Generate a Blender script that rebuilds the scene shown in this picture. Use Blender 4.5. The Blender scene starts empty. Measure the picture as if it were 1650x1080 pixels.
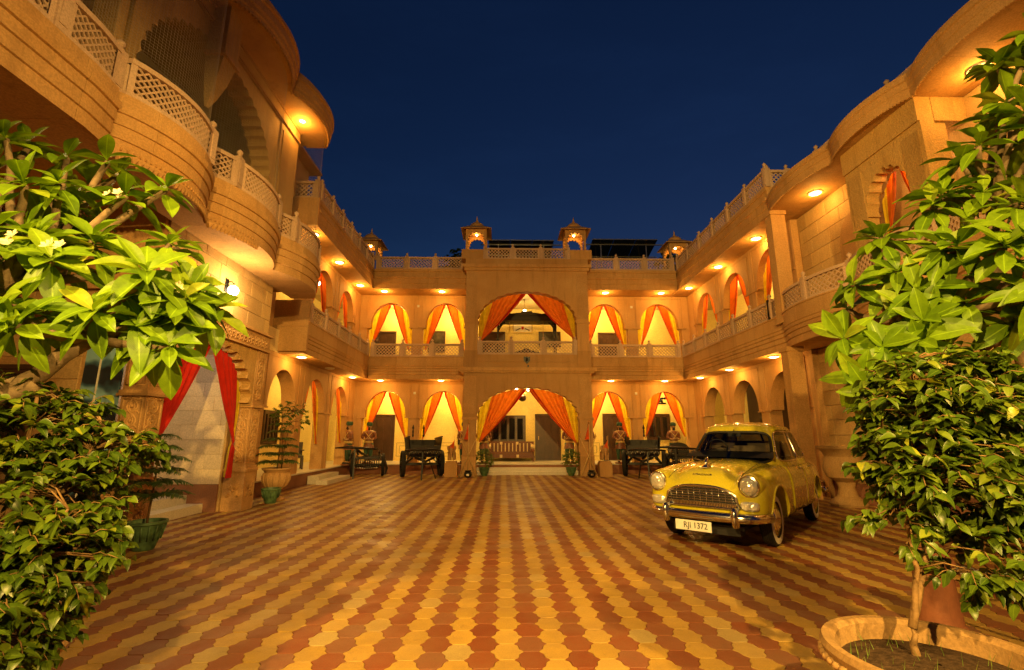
import bpy, bmesh, math, random
from math import sin, cos, pi, radians, sqrt, atan2, hypot
from mathutils import Vector, Matrix
random.seed(7)
sc = bpy.context.scene
C = sc.collection

# ---------------------------------------------------------------- camera
F_PX, CXP, CYP, CAM_H = 760.0, 825.0, 540.0, 1.55
TILT = math.atan(162 / F_PX)
YAW = math.atan(15 / F_PX * cos(TILT))
cam_d = bpy.data.cameras.new('camera'); cam = bpy.data.objects.new('camera', cam_d); C.objects.link(cam)
cam_d.sensor_width = 36.0; cam_d.lens = 36.0 * F_PX / 1650.0
cam_d.clip_start = 0.05; cam_d.clip_end = 3000
cam.location = (0, 0, CAM_H); cam.rotation_euler = (pi / 2 + TILT, 0, -YAW)
sc.camera = cam

# ---------------------------------------------------------------- sky (deep dusk)
world = bpy.data.worlds.new('World'); sc.world = world; world.use_nodes = True
nt = world.node_tree; nt.nodes.clear()
wo = nt.nodes.new('ShaderNodeOutputWorld'); bg = nt.nodes.new('ShaderNodeBackground')
sky = nt.nodes.new('ShaderNodeTexSky'); sky.sky_type = 'NISHITA'; sky.sun_disc = False
sky.sun_elevation = radians(-0.4); sky.sun_rotation = radians(25)
sky.ozone_density = 4.2; sky.air_density = 1.0; sky.dust_density = 0.3
SKY_STRENGTH = 0.085
bg.inputs[1].default_value = SKY_STRENGTH
tcw = nt.nodes.new('ShaderNodeTexCoord'); mpw = nt.nodes.new('ShaderNodeMapping'); mpw.inputs['Scale'].default_value = (1.2, 3.0, 5.0); nzw = nt.nodes.new('ShaderNodeTexNoise')
nzw.inputs['Scale'].default_value = 1.6; nzw.inputs['Detail'].default_value = 7; nzw.inputs['Roughness'].default_value = .6; nt.links.new(tcw.outputs['Generated'], mpw.inputs[0]); nt.links.new(mpw.outputs[0], nzw.inputs['Vector'])
crw = nt.nodes.new('ShaderNodeValToRGB'); crw.color_ramp.elements[0].position = .5; crw.color_ramp.elements[0].color = (1, 1, 1, 1); crw.color_ramp.elements[1].position = .85; crw.color_ramp.elements[1].color = (1.28, 1.24, 1.2, 1)
nt.links.new(nzw.outputs['Fac'], crw.inputs[0]); mxw = nt.nodes.new('ShaderNodeMix'); mxw.data_type = 'RGBA'; mxw.blend_type = 'MULTIPLY'; mxw.inputs[0].default_value = 1.0
nt.links.new(sky.outputs[0], mxw.inputs[6]); nt.links.new(crw.outputs[0], mxw.inputs[7]); nt.links.new(mxw.outputs[2], bg.inputs[0]); nt.links.new(bg.outputs[0], wo.inputs[0])

# ---------------------------------------------------------------- exposure / render
sc.view_settings.view_transform = 'Standard'; sc.view_settings.look = 'None'
sc.view_settings.exposure = 0.5; sc.view_settings.gamma = 1.0; sc.view_settings.use_curve_mapping = False
sc.render.engine = 'CYCLES'
sc.cycles.use_denoising = True
try: sc.cycles.denoiser = 'OPENIMAGEDENOISE'
except Exception: pass
sc.cycles.max_bounces = 5; sc.cycles.diffuse_bounces = 2; sc.cycles.glossy_bounces = 3
sc.cycles.transmission_bounces = 4; sc.cycles.transparent_max_bounces = 12
sc.cycles.sample_clamp_indirect = 6.0; sc.cycles.caustics_reflective = False; sc.cycles.caustics_refractive = False

WARM = (1.0, 0.47, 0.075)       # old warm lamps of the balconies
ROOM = (1.0, 0.66, 0.18)
FLOOD = (1.0, 0.60, 0.14)

# pixel of the 1650 x 1080 photograph -> direction -> point on a plane of the place
def ray(x, y):
    dx, dy, dz = (x - CXP) / F_PX, 1.0, -(y - CYP) / F_PX
    c, s = cos(TILT), sin(TILT); dy, dz = dy * c - dz * s, dy * s + dz * c
    c, s = cos(-YAW), sin(-YAW); return Vector((dx * c - dy * s, dx * s + dy * c, dz))
def at_y(x, y, Y): d = ray(x, y); return Vector((0, 0, CAM_H)) + d * (Y / d.y)
def at_x(x, y, X): d = ray(x, y); return Vector((0, 0, CAM_H)) + d * (X / d.x)
def at_z(x, y, z=0.0): d = ray(x, y); return Vector((0, 0, CAM_H)) + d * ((z - CAM_H) / d.z)

# ---------------------------------------------------------------- mesh helpers
def ident(a, b, c): return (a, b, c)
class MB:
    def __init__(s, M=None): s.v = []; s.f = []; s.M = M or ident
    def add(s, vs, fs):
        o = len(s.v); s.v += [tuple(s.M(*p)) for p in vs]; s.f += [tuple(i + o for i in f) for f in fs]; return s
    def box(s, a0, a1, b0, b1, c0, c1):
        return s.add([(a, b, c) for c in (c0, c1) for b in (b0, b1) for a in (a0, a1)],
                     [(0, 1, 3, 2), (4, 6, 7, 5), (0, 4, 5, 1), (2, 3, 7, 6), (0, 2, 6, 4), (1, 5, 7, 3)])
    def taper(s, c, z0, z1, w0, w1, d0=None, d1=None):
        d0 = w0 if d0 is None else d0; d1 = w1 if d1 is None else d1; x, y = c
        return s.add([(x + i * w, y + j * d, z) for z, w, d in ((z0, w0, d0), (z1, w1, d1)) for j in (-1, 1) for i in (-1, 1)],
                     [(0, 1, 3, 2), (4, 6, 7, 5), (0, 4, 5, 1), (2, 3, 7, 6), (0, 2, 6, 4), (1, 5, 7, 3)])
    def prism(s, poly, ax, t0, t1):
        # poly in two coordinates, extruded along axis ax (0,1,2)
        n = len(poly)
        def P(u, v, t): q = [u, v]; q.insert(ax, t); return tuple(q)
        vs = [P(u, v, t0) for u, v in poly] + [P(u, v, t1) for u, v in poly]
        fs = [tuple(range(n)), tuple(range(2 * n - 1, n - 1, -1))] + [(i, (i + 1) % n, n + (i + 1) % n, n + i) for i in range(n)]
        return s.add(vs, fs)
    def grid(s, rows, close_u=False, cap=False):
        n = len(rows[0]); m = len(rows); fs = []
        for j in range(m - 1):
            for i in range(n if close_u else n - 1):
                i2 = (i + 1) % n; fs.append((j * n + i, j * n + i2, (j + 1) * n + i2, (j + 1) * n + i))
        if cap: fs += [tuple(range(n - 1, -1, -1)), tuple(range((m - 1) * n, m * n))]
        return s.add([p for r in rows for p in r], fs)
    def lathe(s, prof, c=(0, 0, 0), n=16, axis=2, cap=True):
        rows = []
        for r, z in prof:
            row = []
            for i in range(n):
                a = 2 * pi * i / n; p = [r * cos(a), r * sin(a)]; p.insert(axis, z)
                row.append((c[0] + p[0], c[1] + p[1], c[2] + p[2]))
            rows.append(row)
        return s.grid(rows, True, cap)
    def tube(s, pts, r, n=8, closed=False, cap=True, flat=1.0):
        pts = [Vector(p) for p in pts]; m = len(pts); rs = r if isinstance(r, (list, tuple)) else [r] * m
        rows = []; up = None
        for i, p in enumerate(pts):
            if closed: t = pts[(i + 1) % m] - pts[i - 1]
            else: t = pts[min(i + 1, m - 1)] - pts[max(i - 1, 0)]
            if t.length < 1e-9: t = Vector((0, 0, 1))
            t.normalize()
            if up is None: up = Vector((0, 0, 1)) if abs(t.z) < .9 else Vector((1, 0, 0))
            a = t.cross(up)
            if a.length < 1e-6: a = t.orthogonal()
            a.normalize(); b = a.cross(t); up = b
            rows.append([tuple(p + (a * cos(2 * pi * k / n) + b * (sin(2 * pi * k / n) * flat)) * rs[i]) for k in range(n)])
        if closed: rows.append(rows[0])
        return s.grid(rows, True, cap and not closed)
    def bar(s, p0, p1, w, h=None, up=(0, 0, 1)):
        h = w if h is None else h; p0 = Vector(p0); p1 = Vector(p1); t = (p1 - p0).normalized(); u = Vector(up)
        if abs(t.dot(u)) > .98: u = Vector((1, 0, 0)) if abs(t.x) < .9 else Vector((0, 1, 0))
        a = t.cross(u).normalized() * (w / 2); b = a.cross(t).normalized() * (h / 2)
        return s.add([tuple(p + i * a + j * b) for p in (p0, p1) for j in (-1, 1) for i in (-1, 1)],
                     [(0, 1, 3, 2), (4, 6, 7, 5), (0, 4, 5, 1), (2, 3, 7, 6), (0, 2, 6, 4), (1, 5, 7, 3)])
    def ball(s, c, r, n=12, m=8):
        rx, ry, rz = r if isinstance(r, (tuple, list)) else (r, r, r)
        rows = [[(c[0] + rx * sin(pi * j / m) * cos(2 * pi * i / n), c[1] + ry * sin(pi * j / m) * sin(2 * pi * i / n), c[2] - rz * cos(pi * j / m)) for i in range(n)] for j in range(1, m)]
        o = len(s.v); s.grid(rows, True, True); return s
    def build(s, name, mat, parent=None, smooth=False, kind=None, label=None, fix=True):
        me = bpy.data.meshes.new(name); me.from_pydata(s.v, [], s.f); me.update()
        if fix:
            bm = bmesh.new(); bm.from_mesh(me); bmesh.ops.recalc_face_normals(bm, faces=bm.faces); bm.to_mesh(me); bm.free()
        if smooth: smooth_mesh(me, smooth)
        return mesh_obj(name, me, mat, parent, kind, label)
def smooth_mesh(me, ang=None):
    me.polygons.foreach_set('use_smooth', [True] * len(me.polygons))
    if ang is not None and ang is not True:
        bm = bmesh.new(); bm.from_mesh(me); a = radians(ang)
        for e in bm.edges:
            if len(e.link_faces) == 2: e.smooth = e.calc_face_angle(0.0) < a
        bm.to_mesh(me); bm.free()
def mesh_obj(name, me, mat, parent=None, kind=None, label=None):
    if mat is not None and not me.materials: me.materials.append(mat if not isinstance(mat, str) else M[mat])
    o = bpy.data.objects.new(name, me); C.objects.link(o)
    if parent is not None: o.parent = parent
    if kind: o['kind'] = kind
    if label: o['label'] = label
    return o
def thing(name, label, cat, loc=(0, 0, 0), rz=0.0, group=None, rot=None):
    o = bpy.data.objects.new(name, None); C.objects.link(o); o.empty_display_size = .2
    o.location = loc; o.rotation_euler = rot or (0, 0, rz)
    return tag(o, label, cat, group)
def tag(o, label, cat, group=None, kind=None):
    if label: o['label'] = label
    if cat: o['category'] = cat
    if group: o['group'] = group
    if kind: o['kind'] = kind
    return o
def copy_tree(o, parent=None, label=None, group=None):
    c = o.copy(); C.objects.link(c); c.parent = parent
    if label: c['label'] = label
    if group: c['group'] = group
    for ch in list(o.children): copy_tree(ch, c)
    return c
def place(o, loc, rz=0.0, scale=1.0):
    o.location = loc; o.rotation_euler = (0, 0, rz); o.scale = (scale,) * 3 if not isinstance(scale, tuple) else scale; return o
def light(name, kind, loc, energy, color, parent=None, radius=.06, rot=None, spot=None, blend=.6):
    d = bpy.data.lights.new(name, kind); d.energy = energy; d.color = color
    if kind in ('POINT', 'SPOT'): d.shadow_soft_size = radius
    if kind == 'SPOT': d.spot_size = radians(spot); d.spot_blend = blend
    o = bpy.data.objects.new(name, d); C.objects.link(o); o.location = loc
    if rot: o.rotation_euler = rot
    if parent is not None: o.parent = parent
    return o
def lerp(a, b, t): return a + (b - a) * t
def interp(tab, x):
    if x <= tab[0][0]: return tab[0][1]
    for (a, b), (c, d) in zip(tab, tab[1:]):
        if x <= c:
            t = (x - a) / (c - a) if c > a else 0; t = t * t * (3 - 2 * t); return b + (d - b) * t
    return tab[-1][1]

# ---------------------------------------------------------------- materials
M = {}
def new_mat(name):
    m = bpy.data.materials.new(name); m.use_nodes = True; M[name] = m; n = m.node_tree; n.nodes.clear()
    out = n.nodes.new('ShaderNodeOutputMaterial'); p = n.nodes.new('ShaderNodeBsdfPrincipled'); n.links.new(p.outputs[0], out.inputs[0])
    return m, n, p, out
def nd(n, t, **kw):
    x = n.nodes.new(t)
    for k, v in kw.items():
        if k.startswith('i_'): x.inputs[int(k[2:])].default_value = v
        else: setattr(x, k, v)
    return x
def noise(n, co, scale, detail=4, rough=.55):
    t = nd(n, 'ShaderNodeTexNoise'); t.inputs['Scale'].default_value = scale; t.inputs['Detail'].default_value = detail
    t.inputs['Roughness'].default_value = rough; n.links.new(co, t.inputs['Vector']); return t.outputs['Fac']
def ramp(n, fac, stops):
    r = nd(n, 'ShaderNodeValToRGB'); e = r.color_ramp.elements
    e[0].position, e[0].color = stops[0][0], (*stops[0][1], 1); e[1].position, e[1].color = stops[-1][0], (*stops[-1][1], 1)
    for p, c in stops[1:-1]: q = e.new(p); q.color = (*c, 1)
    n.links.new(fac, r.inputs[0]); return r.outputs[0]
def mixc(n, fac, a, b, mode='MIX'):
    x = nd(n, 'ShaderNodeMix', data_type='RGBA', blend_type=mode)
    for sock, v in ((x.inputs[0], fac), (x.inputs[6], a), (x.inputs[7], b)):
        if hasattr(v, 'links'): n.links.new(v, sock)
        else: sock.default_value = v if not isinstance(v, tuple) or len(v) == 4 else (*v, 1)
    return x.outputs[2]
def bump(n, p, h, strength=.3, dist=.01):
    b = nd(n, 'ShaderNodeBump'); b.inputs['Strength'].default_value = strength; b.inputs['Distance'].default_value = dist
    n.links.new(h, b.inputs['Height']); n.links.new(b.outputs[0], p.inputs['Normal']); return b
def setp(p, rough=.6, metal=0.0, spec=.5, **kw):
    p.inputs['Roughness'].default_value = rough; p.inputs['Metallic'].default_value = metal
    p.inputs['Specular IOR Level'].default_value = spec
    for k, v in kw.items(): p.inputs[k].default_value = v
def wpos(n): return nd(n, 'ShaderNodeNewGeometry').outputs['Position']
def opos(n): return nd(n, 'ShaderNodeTexCoord').outputs['Object']
def mat_plain(name, col, rough=.6, metal=0.0, spec=.5, var=.12, scale=6.0, bmp=0.0, bscale=60.0, obj=False, **kw):
    m, n, p, out = new_mat(name); setp(p, rough, metal, spec, **kw)
    co = opos(n) if obj else wpos(n)
    a = tuple(min(1, c * (1 + var)) for c in col); b = tuple(c * (1 - var) for c in col)
    n.links.new(ramp(n, noise(n, co, scale), [(.3, b), (.7, a)]), p.inputs['Base Color'])
    if bmp: bump(n, p, noise(n, co, bscale, 5), bmp, .01)
    return m
def mat_stone(name, c1, c2, rough=.75, stain=.5, bmp=.35, carve=None):
    m, n, p, out = new_mat(name); setp(p, rough, 0, .3)
    co = wpos(n)
    base = ramp(n, noise(n, co, 1.1, 6, .6), [(.3, c1), (.52, tuple((a + b) / 2 for a, b in zip(c1, c2))), (.72, c2)])
    fine = ramp(n, noise(n, co, 45, 3), [(.35, (.80,) * 3), (.65, (1.08,) * 3)])
    col = mixc(n, 1.0, base, fine, 'MULTIPLY')
    mp = nd(n, 'ShaderNodeMapping'); mp.inputs['Scale'].default_value = (3.0, 3.0, .35); n.links.new(co, mp.inputs[0])
    st = ramp(n, noise(n, mp.outputs[0], 1.6, 5, .65), [(.52, (0, 0, 0)), (.75, (1, 1, 1))])
    oi = nd(n, 'ShaderNodeObjectInfo'); tv = ramp(n, oi.outputs['Random'], [(0, (.82, .80, .76)), (.5, (1, 1, 1)), (1, (1.10, 1.08, 1.0))])
    col = mixc(n, 1.0, col, tv, 'MULTIPLY')
    fm = nd(n, 'ShaderNodeMath', operation='MULTIPLY'); fm.inputs[1].default_value = stain; n.links.new(st, fm.inputs[0])
    col = mixc(n, fm.outputs[0], col, tuple(c * .5 for c in c1))
    n.links.new(col, p.inputs['Base Color'])
    h = noise(n, co, 70, 6, .7)
    bump(n, p, h, bmp, .008)
    if carve:
        v = nd(n, 'ShaderNodeTexVoronoi', feature='SMOOTH_F1'); v.inputs['Scale'].default_value = carve; n.links.new(co, v.inputs['Vector'])
        w = nd(n, 'ShaderNodeMath', operation='SINE'); mu = nd(n, 'ShaderNodeMath', operation='MULTIPLY'); mu.inputs[1].default_value = 18
        n.links.new(v.outputs['Distance'], mu.inputs[0]); n.links.new(mu.outputs[0], w.inputs[0])
        ad = nd(n, 'ShaderNodeMath', operation='MULTIPLY_ADD'); ad.inputs[1].default_value = .5; n.links.new(w.outputs[0], ad.inputs[0]); n.links.new(h, ad.inputs[2])
        bump(n, p, ad.outputs[0], .4, .015)
    return m
def mat_glow(name, col, strength):
    m = bpy.data.materials.new(name); m.use_nodes = True; M[name] = m; n = m.node_tree; n.nodes.clear()
    out = n.nodes.new('ShaderNodeOutputMaterial'); e = n.nodes.new('ShaderNodeEmission'); e.inputs[0].default_value = (*col, 1); e.inputs[1].default_value = strength
    n.links.new(e.outputs[0], out.inputs[0]); return m
def mat_cloth(name, col, transl=.45, var=.15):
    m, n, p, out = new_mat(name); setp(p, .75, 0, .2); p.inputs['Sheen Weight'].default_value = .15
    co = wpos(n); c = ramp(n, noise(n, co, 5, 3), [(.3, tuple(x * (1 - var) for x in col)), (.7, tuple(min(1, x * (1 + var)) for x in col))])
    n.links.new(c, p.inputs['Base Color'])
    w = noise(n, co, 300, 2); bump(n, p, w, .15, .002)
    t = nd(n, 'ShaderNodeBsdfTranslucent'); n.links.new(c, t.inputs[0]); mx = nd(n, 'ShaderNodeMixShader'); mx.inputs[0].default_value = transl
    n.links.new(p.outputs[0], mx.inputs[1]); n.links.new(t.outputs[0], mx.inputs[2]); n.links.new(mx.outputs[0], out.inputs[0]); return m

mat_stone('sandstone', (.50, .27, .095), (.60, .36, .15))
mat_stone('sandstone_block', (.50, .31, .12), (.60, .41, .18), stain=.35)
mat_stone('sandstone_carved', (.48, .28, .09), (.58, .37, .14), carve=15.0)
mat_stone('pink_stone', (.54, .36, .25), (.64, .45, .33), stain=.25)
mat_stone('red_plinth', (.28, .12, .07), (.36, .17, .10), stain=.3)
mat_stone('soffit_plaster', (.52, .31, .11), (.60, .39, .16), stain=.55, bmp=.15)
mat_stone('marble', (.62, .56, .46), (.72, .66, .56), rough=.35, stain=.2, bmp=.08)
mat_stone('marble_block', (.60, .48, .34), (.68, .56, .42), rough=.55, stain=.2, bmp=.12)
mat_stone('cream_wall', (.80, .60, .19), (.86, .67, .24), rough=.55, stain=.06, bmp=.08)
mat_stone('ceiling_cream', (.72, .54, .28), (.78, .60, .33), rough=.7, stain=.08, bmp=.08)
mat_plain('dark_wood', (.05, .022, .012), .35, 0, .5, .3, 4, .15, 40)
mat_plain('cart_wood', (.012, .007, .004), .45, 0, .35, .4, 8, .4, 60)
mat_plain('brass', (.55, .36, .12), .3, 1.0, .5, .15, 20)
mat_plain('black_iron', (.012, .011, .011), .38, .3, .5, .3, 15, .2, 80)
mat_plain('rubber', (.014, .013, .012), .75, 0, .3, .2, 30, .2, 90)
mat_plain('mirror_bit', (.7, .65, .55), .12, 1.0)
mat_glow('lamp_glow', (1.0, .70, .30), 14.0)
mat_glow('room_glow', (1.0, .80, .45), 16.0)
mat_glow('flood_glow', (1.0, .8, .5), 20.0)
mat_cloth('cloth_orange', (.90, .25, .02), .55); mat_cloth('cloth_yellow', (.92, .66, .03), .55); mat_cloth('cloth_red', (.55, .02, .008), .3)
mat_plain('net_cord', (.42, .36, .26), .8)
m, n, p, out = new_mat('mural'); setp(p, .15, 0, .5); co = wpos(n)
wv = nd(n, 'ShaderNodeTexWave', wave_type='RINGS'); wv.inputs['Scale'].default_value = 1.4; wv.inputs['Distortion'].default_value = 6; wv.inputs['Detail'].default_value = 3; n.links.new(co, wv.inputs['Vector'])
n.links.new(ramp(n, wv.outputs['Fac'], [(.2, (.01, .02, .035)), (.5, (.05, .13, .20)), (.8, (.22, .42, .52))]), p.inputs['Base Color'])
mat_stone('weathered_stone', (.30, .17, .065), (.42, .26, .11), stain=.6, bmp=.6)
mat_stone('shaded_wall', (.10, .055, .025), (.14, .08, .038), stain=.3)  # darkness of the unlit ground floor put into the wall colour
# ================================================================ setting: ground
BACK_Y, WING = 20.6, 6.4
def BK(s, d, z): return (s, BACK_Y - d, z)
def LW(s, d, z): return (-WING + d, s, z)
def RW(s, d, z): return (2 + WING - d, s, z)

g = MB().box(-160, 160, -120, 260, -.6, -.05).build('ground', 'red_plinth', kind='structure')

def mat_tile(name, c1, c2, c3):
    m, n, p, out = new_mat(name); setp(p, .58, 0, .35); co = wpos(n)
    ge = nd(n, 'ShaderNodeNewGeometry'); oi = nd(n, 'ShaderNodeObjectInfo')
    ad = nd(n, 'ShaderNodeMath', operation='ADD'); n.links.new(ge.outputs['Random Per Island'], ad.inputs[0]); n.links.new(oi.outputs['Random'], ad.inputs[1])
    fr = nd(n, 'ShaderNodeMath', operation='FRACT'); n.links.new(ad.outputs[0], fr.inputs[0])
    c = ramp(n, fr.outputs[0], [(0, c1), (.7, c2), (1, c3)])
    f = ramp(n, noise(n, co, 90, 4, .7), [(.3, (.72,) * 3), (.7, (1.12,) * 3)])
    c = mixc(n, 1.0, c, f, 'MULTIPLY')
    d = ramp(n, noise(n, co, 1.3, 6, .7), [(.42, (0, 0, 0)), (.72, (.55,) * 3)])
    c = mixc(n, d, c, (.17, .10, .05))
    ol = ramp(n, noise(n, co, .55, 7, .75), [(.60, (0, 0, 0)), (.70, (.75,) * 3)]); c = mixc(n, ol, c, (.07, .04, .022))
    gr = ramp(n, noise(n, co, 7.0, 6, .8), [(.58, (0, 0, 0)), (.70, (.5,) * 3)]); c = mixc(n, gr, c, (.10, .06, .03))
    n.links.new(c, p.inputs['Base Color'])
    r = ramp(n, noise(n, co, 2.2, 5), [(.35, (.34,) * 3), (.65, (.62,) * 3)]); n.links.new(r, p.inputs['Roughness'])
    bump(n, p, noise(n, co, 160, 5, .7), .35, .004)
mat_tile('tile_yellow', (.38, .23, .042), (.46, .28, .055), (.40, .29, .11))
mat_tile('tile_red', (.17, .043, .016), (.22, .06, .021), (.20, .085, .046))
PX, PY = .179, .262
def tile_side(th): return PX / 2 + .0225 * cos(th) + .0095 * cos(3 * th) + .002 * cos(5 * th)
def tile_poly(gap=.0022):
    K = 22; L = []
    for k in range(K + 1):
        th = -pi + 2 * pi * k / K; y = PY * k / K - PY / 2; y = max(-PY / 2 + gap, min(PY / 2 - gap, y)); L.append((tile_side(th) - gap, y))
    return L + [(-x, y) for x, y in reversed(L)]
def tile_mesh(mb, cx, cy, z, tilt=(0, 0)):
    P = tile_poly(); n = len(P); T = lambda x, y, dz, k: (cx + x * k, cy + y * k, z + dz + x * tilt[0] + y * tilt[1])
    vs = [T(x, y, 0, .988) for x, y in P] + [T(x, y, -.0018, 1) for x, y in P] + [T(x, y, -.03, 1) for x, y in P]
    fs = [tuple(range(n))] + [(i, (i + 1) % n, n + (i + 1) % n, n + i) for i in range(n)] + [(n + i, n + (i + 1) % n, 2 * n + (i + 1) % n, 2 * n + i) for i in range(n)]
    mb.add(vs, fs)
paving = MB().box(-9, 9.6, -6, 20.5, -.045, -.012).build('courtyard_paving', 'red_plinth', kind='structure')
tm = {}
for c in ('yellow', 'red'):
    tm[c] = []
    for k in range(3):
        mb = MB(); tile_mesh(mb, 0, 0, 0, (random.uniform(-.006, .006), random.uniform(-.006, .006)))
        me = bpy.data.meshes.new('paving_tile'); me.from_pydata(mb.v, [], mb.f); me.materials.append(M['tile_' + c]); tm[c].append(me)
far = {'yellow': MB(), 'red': MB()}; cand = []
X0 = at_z(816, 1000).x
for i in range(-46, 52):
    cx = X0 + i * PX
    for j in range(-8, 82):
        cy = .2 + j * PY + (PY / 2 if i % 2 else 0)
        if cx < -6.4 or cx > 8.75 or cy > 20.15: continue
        col = 'yellow' if i % 2 == 0 else 'red'
        vis = cy > 3.05 and abs(cx - .15) < cy * 1.12
        cand.append((cy if vis else 99 + abs(cx), cx, cy, col))
cand.sort()
for k, (key, cx, cy, col) in enumerate(cand):
    dz = random.uniform(-.0025, .0015)
    if k < 300:
        o = bpy.data.objects.new('paving_tile', random.choice(tm[col])); C.objects.link(o); o.location = (cx, cy, dz); o.parent = paving
    else: tile_mesh(far[col], cx, cy, dz, (random.uniform(-.006, .006), random.uniform(-.006, .006)))
for c in far:
    far[c].build('paving_tiles_beyond', 'tile_' + c, paving, kind='stuff', fix=False)

# ================================================================ shared architecture builders
def arch_pts(c, hw, zs, za, cusp=0, n=28, amp=.045, pw=1.0):
    P = []
    N = n if not cusp else cusp * 5
    for k in range(N + 1):
        th = pi - pi * k / N; r = 1.0
        if cusp: r = 1 - amp + amp * 1.6 * abs(sin(cusp * (pi - th) / 1.0))
        x = cos(th); y = sin(th)
        P.append((c + hw * min(1, max(-1, x)) * (r if cusp else 1), zs + (za - zs) * (abs(y) ** pw) * r))
    return P
def arch_bay(mb, s0, s1, z0, z1, d0, d1, c, hw, jw, zs, za, cusp=0, pw=.92, amp=.045):
    A = arch_pts(c, hw, zs, za, cusp, pw=pw, amp=amp)
    poly = [(s0, z0), (s0, z1), (s1, z1), (s1, z0), (c + jw, z0), (c + jw, zs)] + [p for p in reversed(A)] + [(c - jw, zs), (c - jw, z0)]
    # split at the crown so that every ngon stays simple
    h = len(A) // 2
    Lp = [(s0, z0), (s0, z1), (c, z1), A[h]] + [p for p in reversed(A[:h])] + [(c - jw, zs), (c - jw, z0)]
    Rp = [(c, z1), (s1, z1), (s1, z0), (c + jw, z0), (c + jw, zs)] + [p for p in reversed(A[h + 1:])] + [A[h]]
    for q in (Lp, Rp): mb.prism(q, 1, d0, d1)
    return mb
def finial(mb, s, d, z, k=1.0):
    pr = [(.055, 0), (.055, .02), (.03, .035), (.028, .05), (.05, .075), (.055, .1), (.04, .13), (.012, .15), (.004, .17)]
    return mb.lathe([(r * k, h * k) for r, h in pr], (s, d, z), 10)
LAT = {}
def lattice(mb, s0, s1, z0, z1, dfun, p=.14, w=.030, t=.022, seg=1):
    W, H = s1 - s0, z1 - z0; n = int((W + H) / p) + 2
    for sign in (1, -1):
        for k in range(-1, n):
            c = k * p + (p / 2)
            # line u - sign*v' = const inside [0,W]x[0,H]
            if sign > 0: a = (max(0, c - H), min(H, c)); b = (min(W, c), max(0, c - W)); 
            else: a = (max(0, c - H), H - min(H, c)); b = (min(W, c), H - max(0, c - W))
            if b[0] - a[0] < .01: continue
            pts = [(lerp(a[0], b[0], q / seg), lerp(a[1], b[1], q / seg)) for q in range(seg + 1)]
            dx, dz = b[0] - a[0], b[1] - a[1]; L = hypot(dx, dz); nx, nz = -dz / L * w / 2, dx / L * w / 2
            rows = []
            for u, v in pts:
                d = dfun(s0 + u); o = .002 if sign > 0 else 0
                rows.append([(s0 + u + nx, d - t / 2 + o, z0 + v + nz), (s0 + u - nx, d - t / 2 + o, z0 + v - nz), (s0 + u - nx, d + t / 2 + o, z0 + v - nz), (s0 + u + nx, d + t / 2 + o, z0 + v + nz)])
            mb.grid(rows, True, False)
    return mb
def railing(Mf, posts, dfun, z0, z1, parent, p=.14, fin=True, curved=False, mat='pink_stone', k=1.0, w=.028, skip_first=False):
    H = z1 - z0
    for i, s in enumerate(posts):
        if i == 0 and skip_first: continue
        d = dfun(s); po = MB(Mf).box(s - .075 * k, s + .075 * k, d - .065, d + .065, z0 + .001, z1 + .045).box(s - .05 * k, s + .05 * k, d + .0651, d + .075, z0 + .08, z1 - .04).build('post', mat, parent)
        if fin: finial(MB(Mf), s, d, z1 + .045, k).build('finial', mat, po, smooth=True)
    for a, b in zip(posts, posts[1:]):
        a2, b2 = a + .075 * k, b - .075 * k; N = max(1, int((b2 - a2) / .12)) if curved else 1
        ss = [lerp(a2, b2, q / N) for q in range(N + 1)]
        fr = MB(Mf)
        for zz0, zz1, tt in ((z0 + .001, z0 + H * .13, .04), (z1 - H * .13, z1, .05)):
            fr.grid([[(s, dfun(s) - tt, zz0), (s, dfun(s) + tt, zz0), (s, dfun(s) + tt, zz1), (s, dfun(s) - tt, zz1)] for s in ss], True, True)
        for sa, sb in ((a2, a2 + .06), (b2 - .06, b2)):
            fr.grid([[(s, dfun(s) - .035, z0 + H * .13), (s, dfun(s) + .035, z0 + H * .13), (s, dfun(s) + .035, z1 - H * .13), (s, dfun(s) - .035, z1 - H * .13)] for s in (sa, sb)], True, False)
        pn = fr.build('rail', mat, parent)
        lattice(MB(Mf), a2 + .055, b2 - .055, z0 + H * .12, z1 - H * .12, dfun, p, w, .022, 3 if curved else 1).build('lattice_panel', mat, pn, fix=False)
def moulding(mb, prof, ss, efun, d_in):
    # profile of (offset from edge, z); closed back to depth d_in
    rows = []
    for s in ss:
        e = efun(s); rows.append([(s, e + o, z) for o, z in prof] + [(s, d_in, prof[-1][1]), (s, d_in, prof[0][1])])
    return mb.grid(rows, True, True)
FJ = random.Random(17)
def fascia(Mf, prof, ss, efun, d_in, name, mat, parent, L=1.15, smooth=False):
    a, b = ss[0], ss[-1]; cuts = [a]
    while cuts[-1] + L * 1.5 < b: cuts.append(cuts[-1] + L * FJ.uniform(.85, 1.15))
    cuts.append(b)
    for q0, q1 in zip(cuts, cuts[1:]):
        g0, g1 = q0 + (.003 if q0 > a else 0), q1 - (.003 if q1 < b else 0)
        sub_ = [g0] + [s for s in ss if g0 + .01 < s < g1 - .01] + [g1]
        moulding(MB(Mf), prof, sub_, efun, d_in).build(name, mat, parent, smooth=smooth)
BALC = [(-.10, 3.85), (-.10, 4.02), (-.075, 4.04), (-.075, 4.16), (-.045, 4.18), (-.045, 4.27), (-.02, 4.29), (-.02, 4.36), (0, 4.39), (0, 4.74), (.02, 4.745), (.02, 4.78)]
ROOF = [(-.02, 7.75), (-.02, 7.97), (0, 7.99), (0, 8.20), (.03, 8.22), (.03, 8.30), (-.06, 8.32), (-.06, 8.52), (-.02, 8.54), (-.02, 8.65)]
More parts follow.
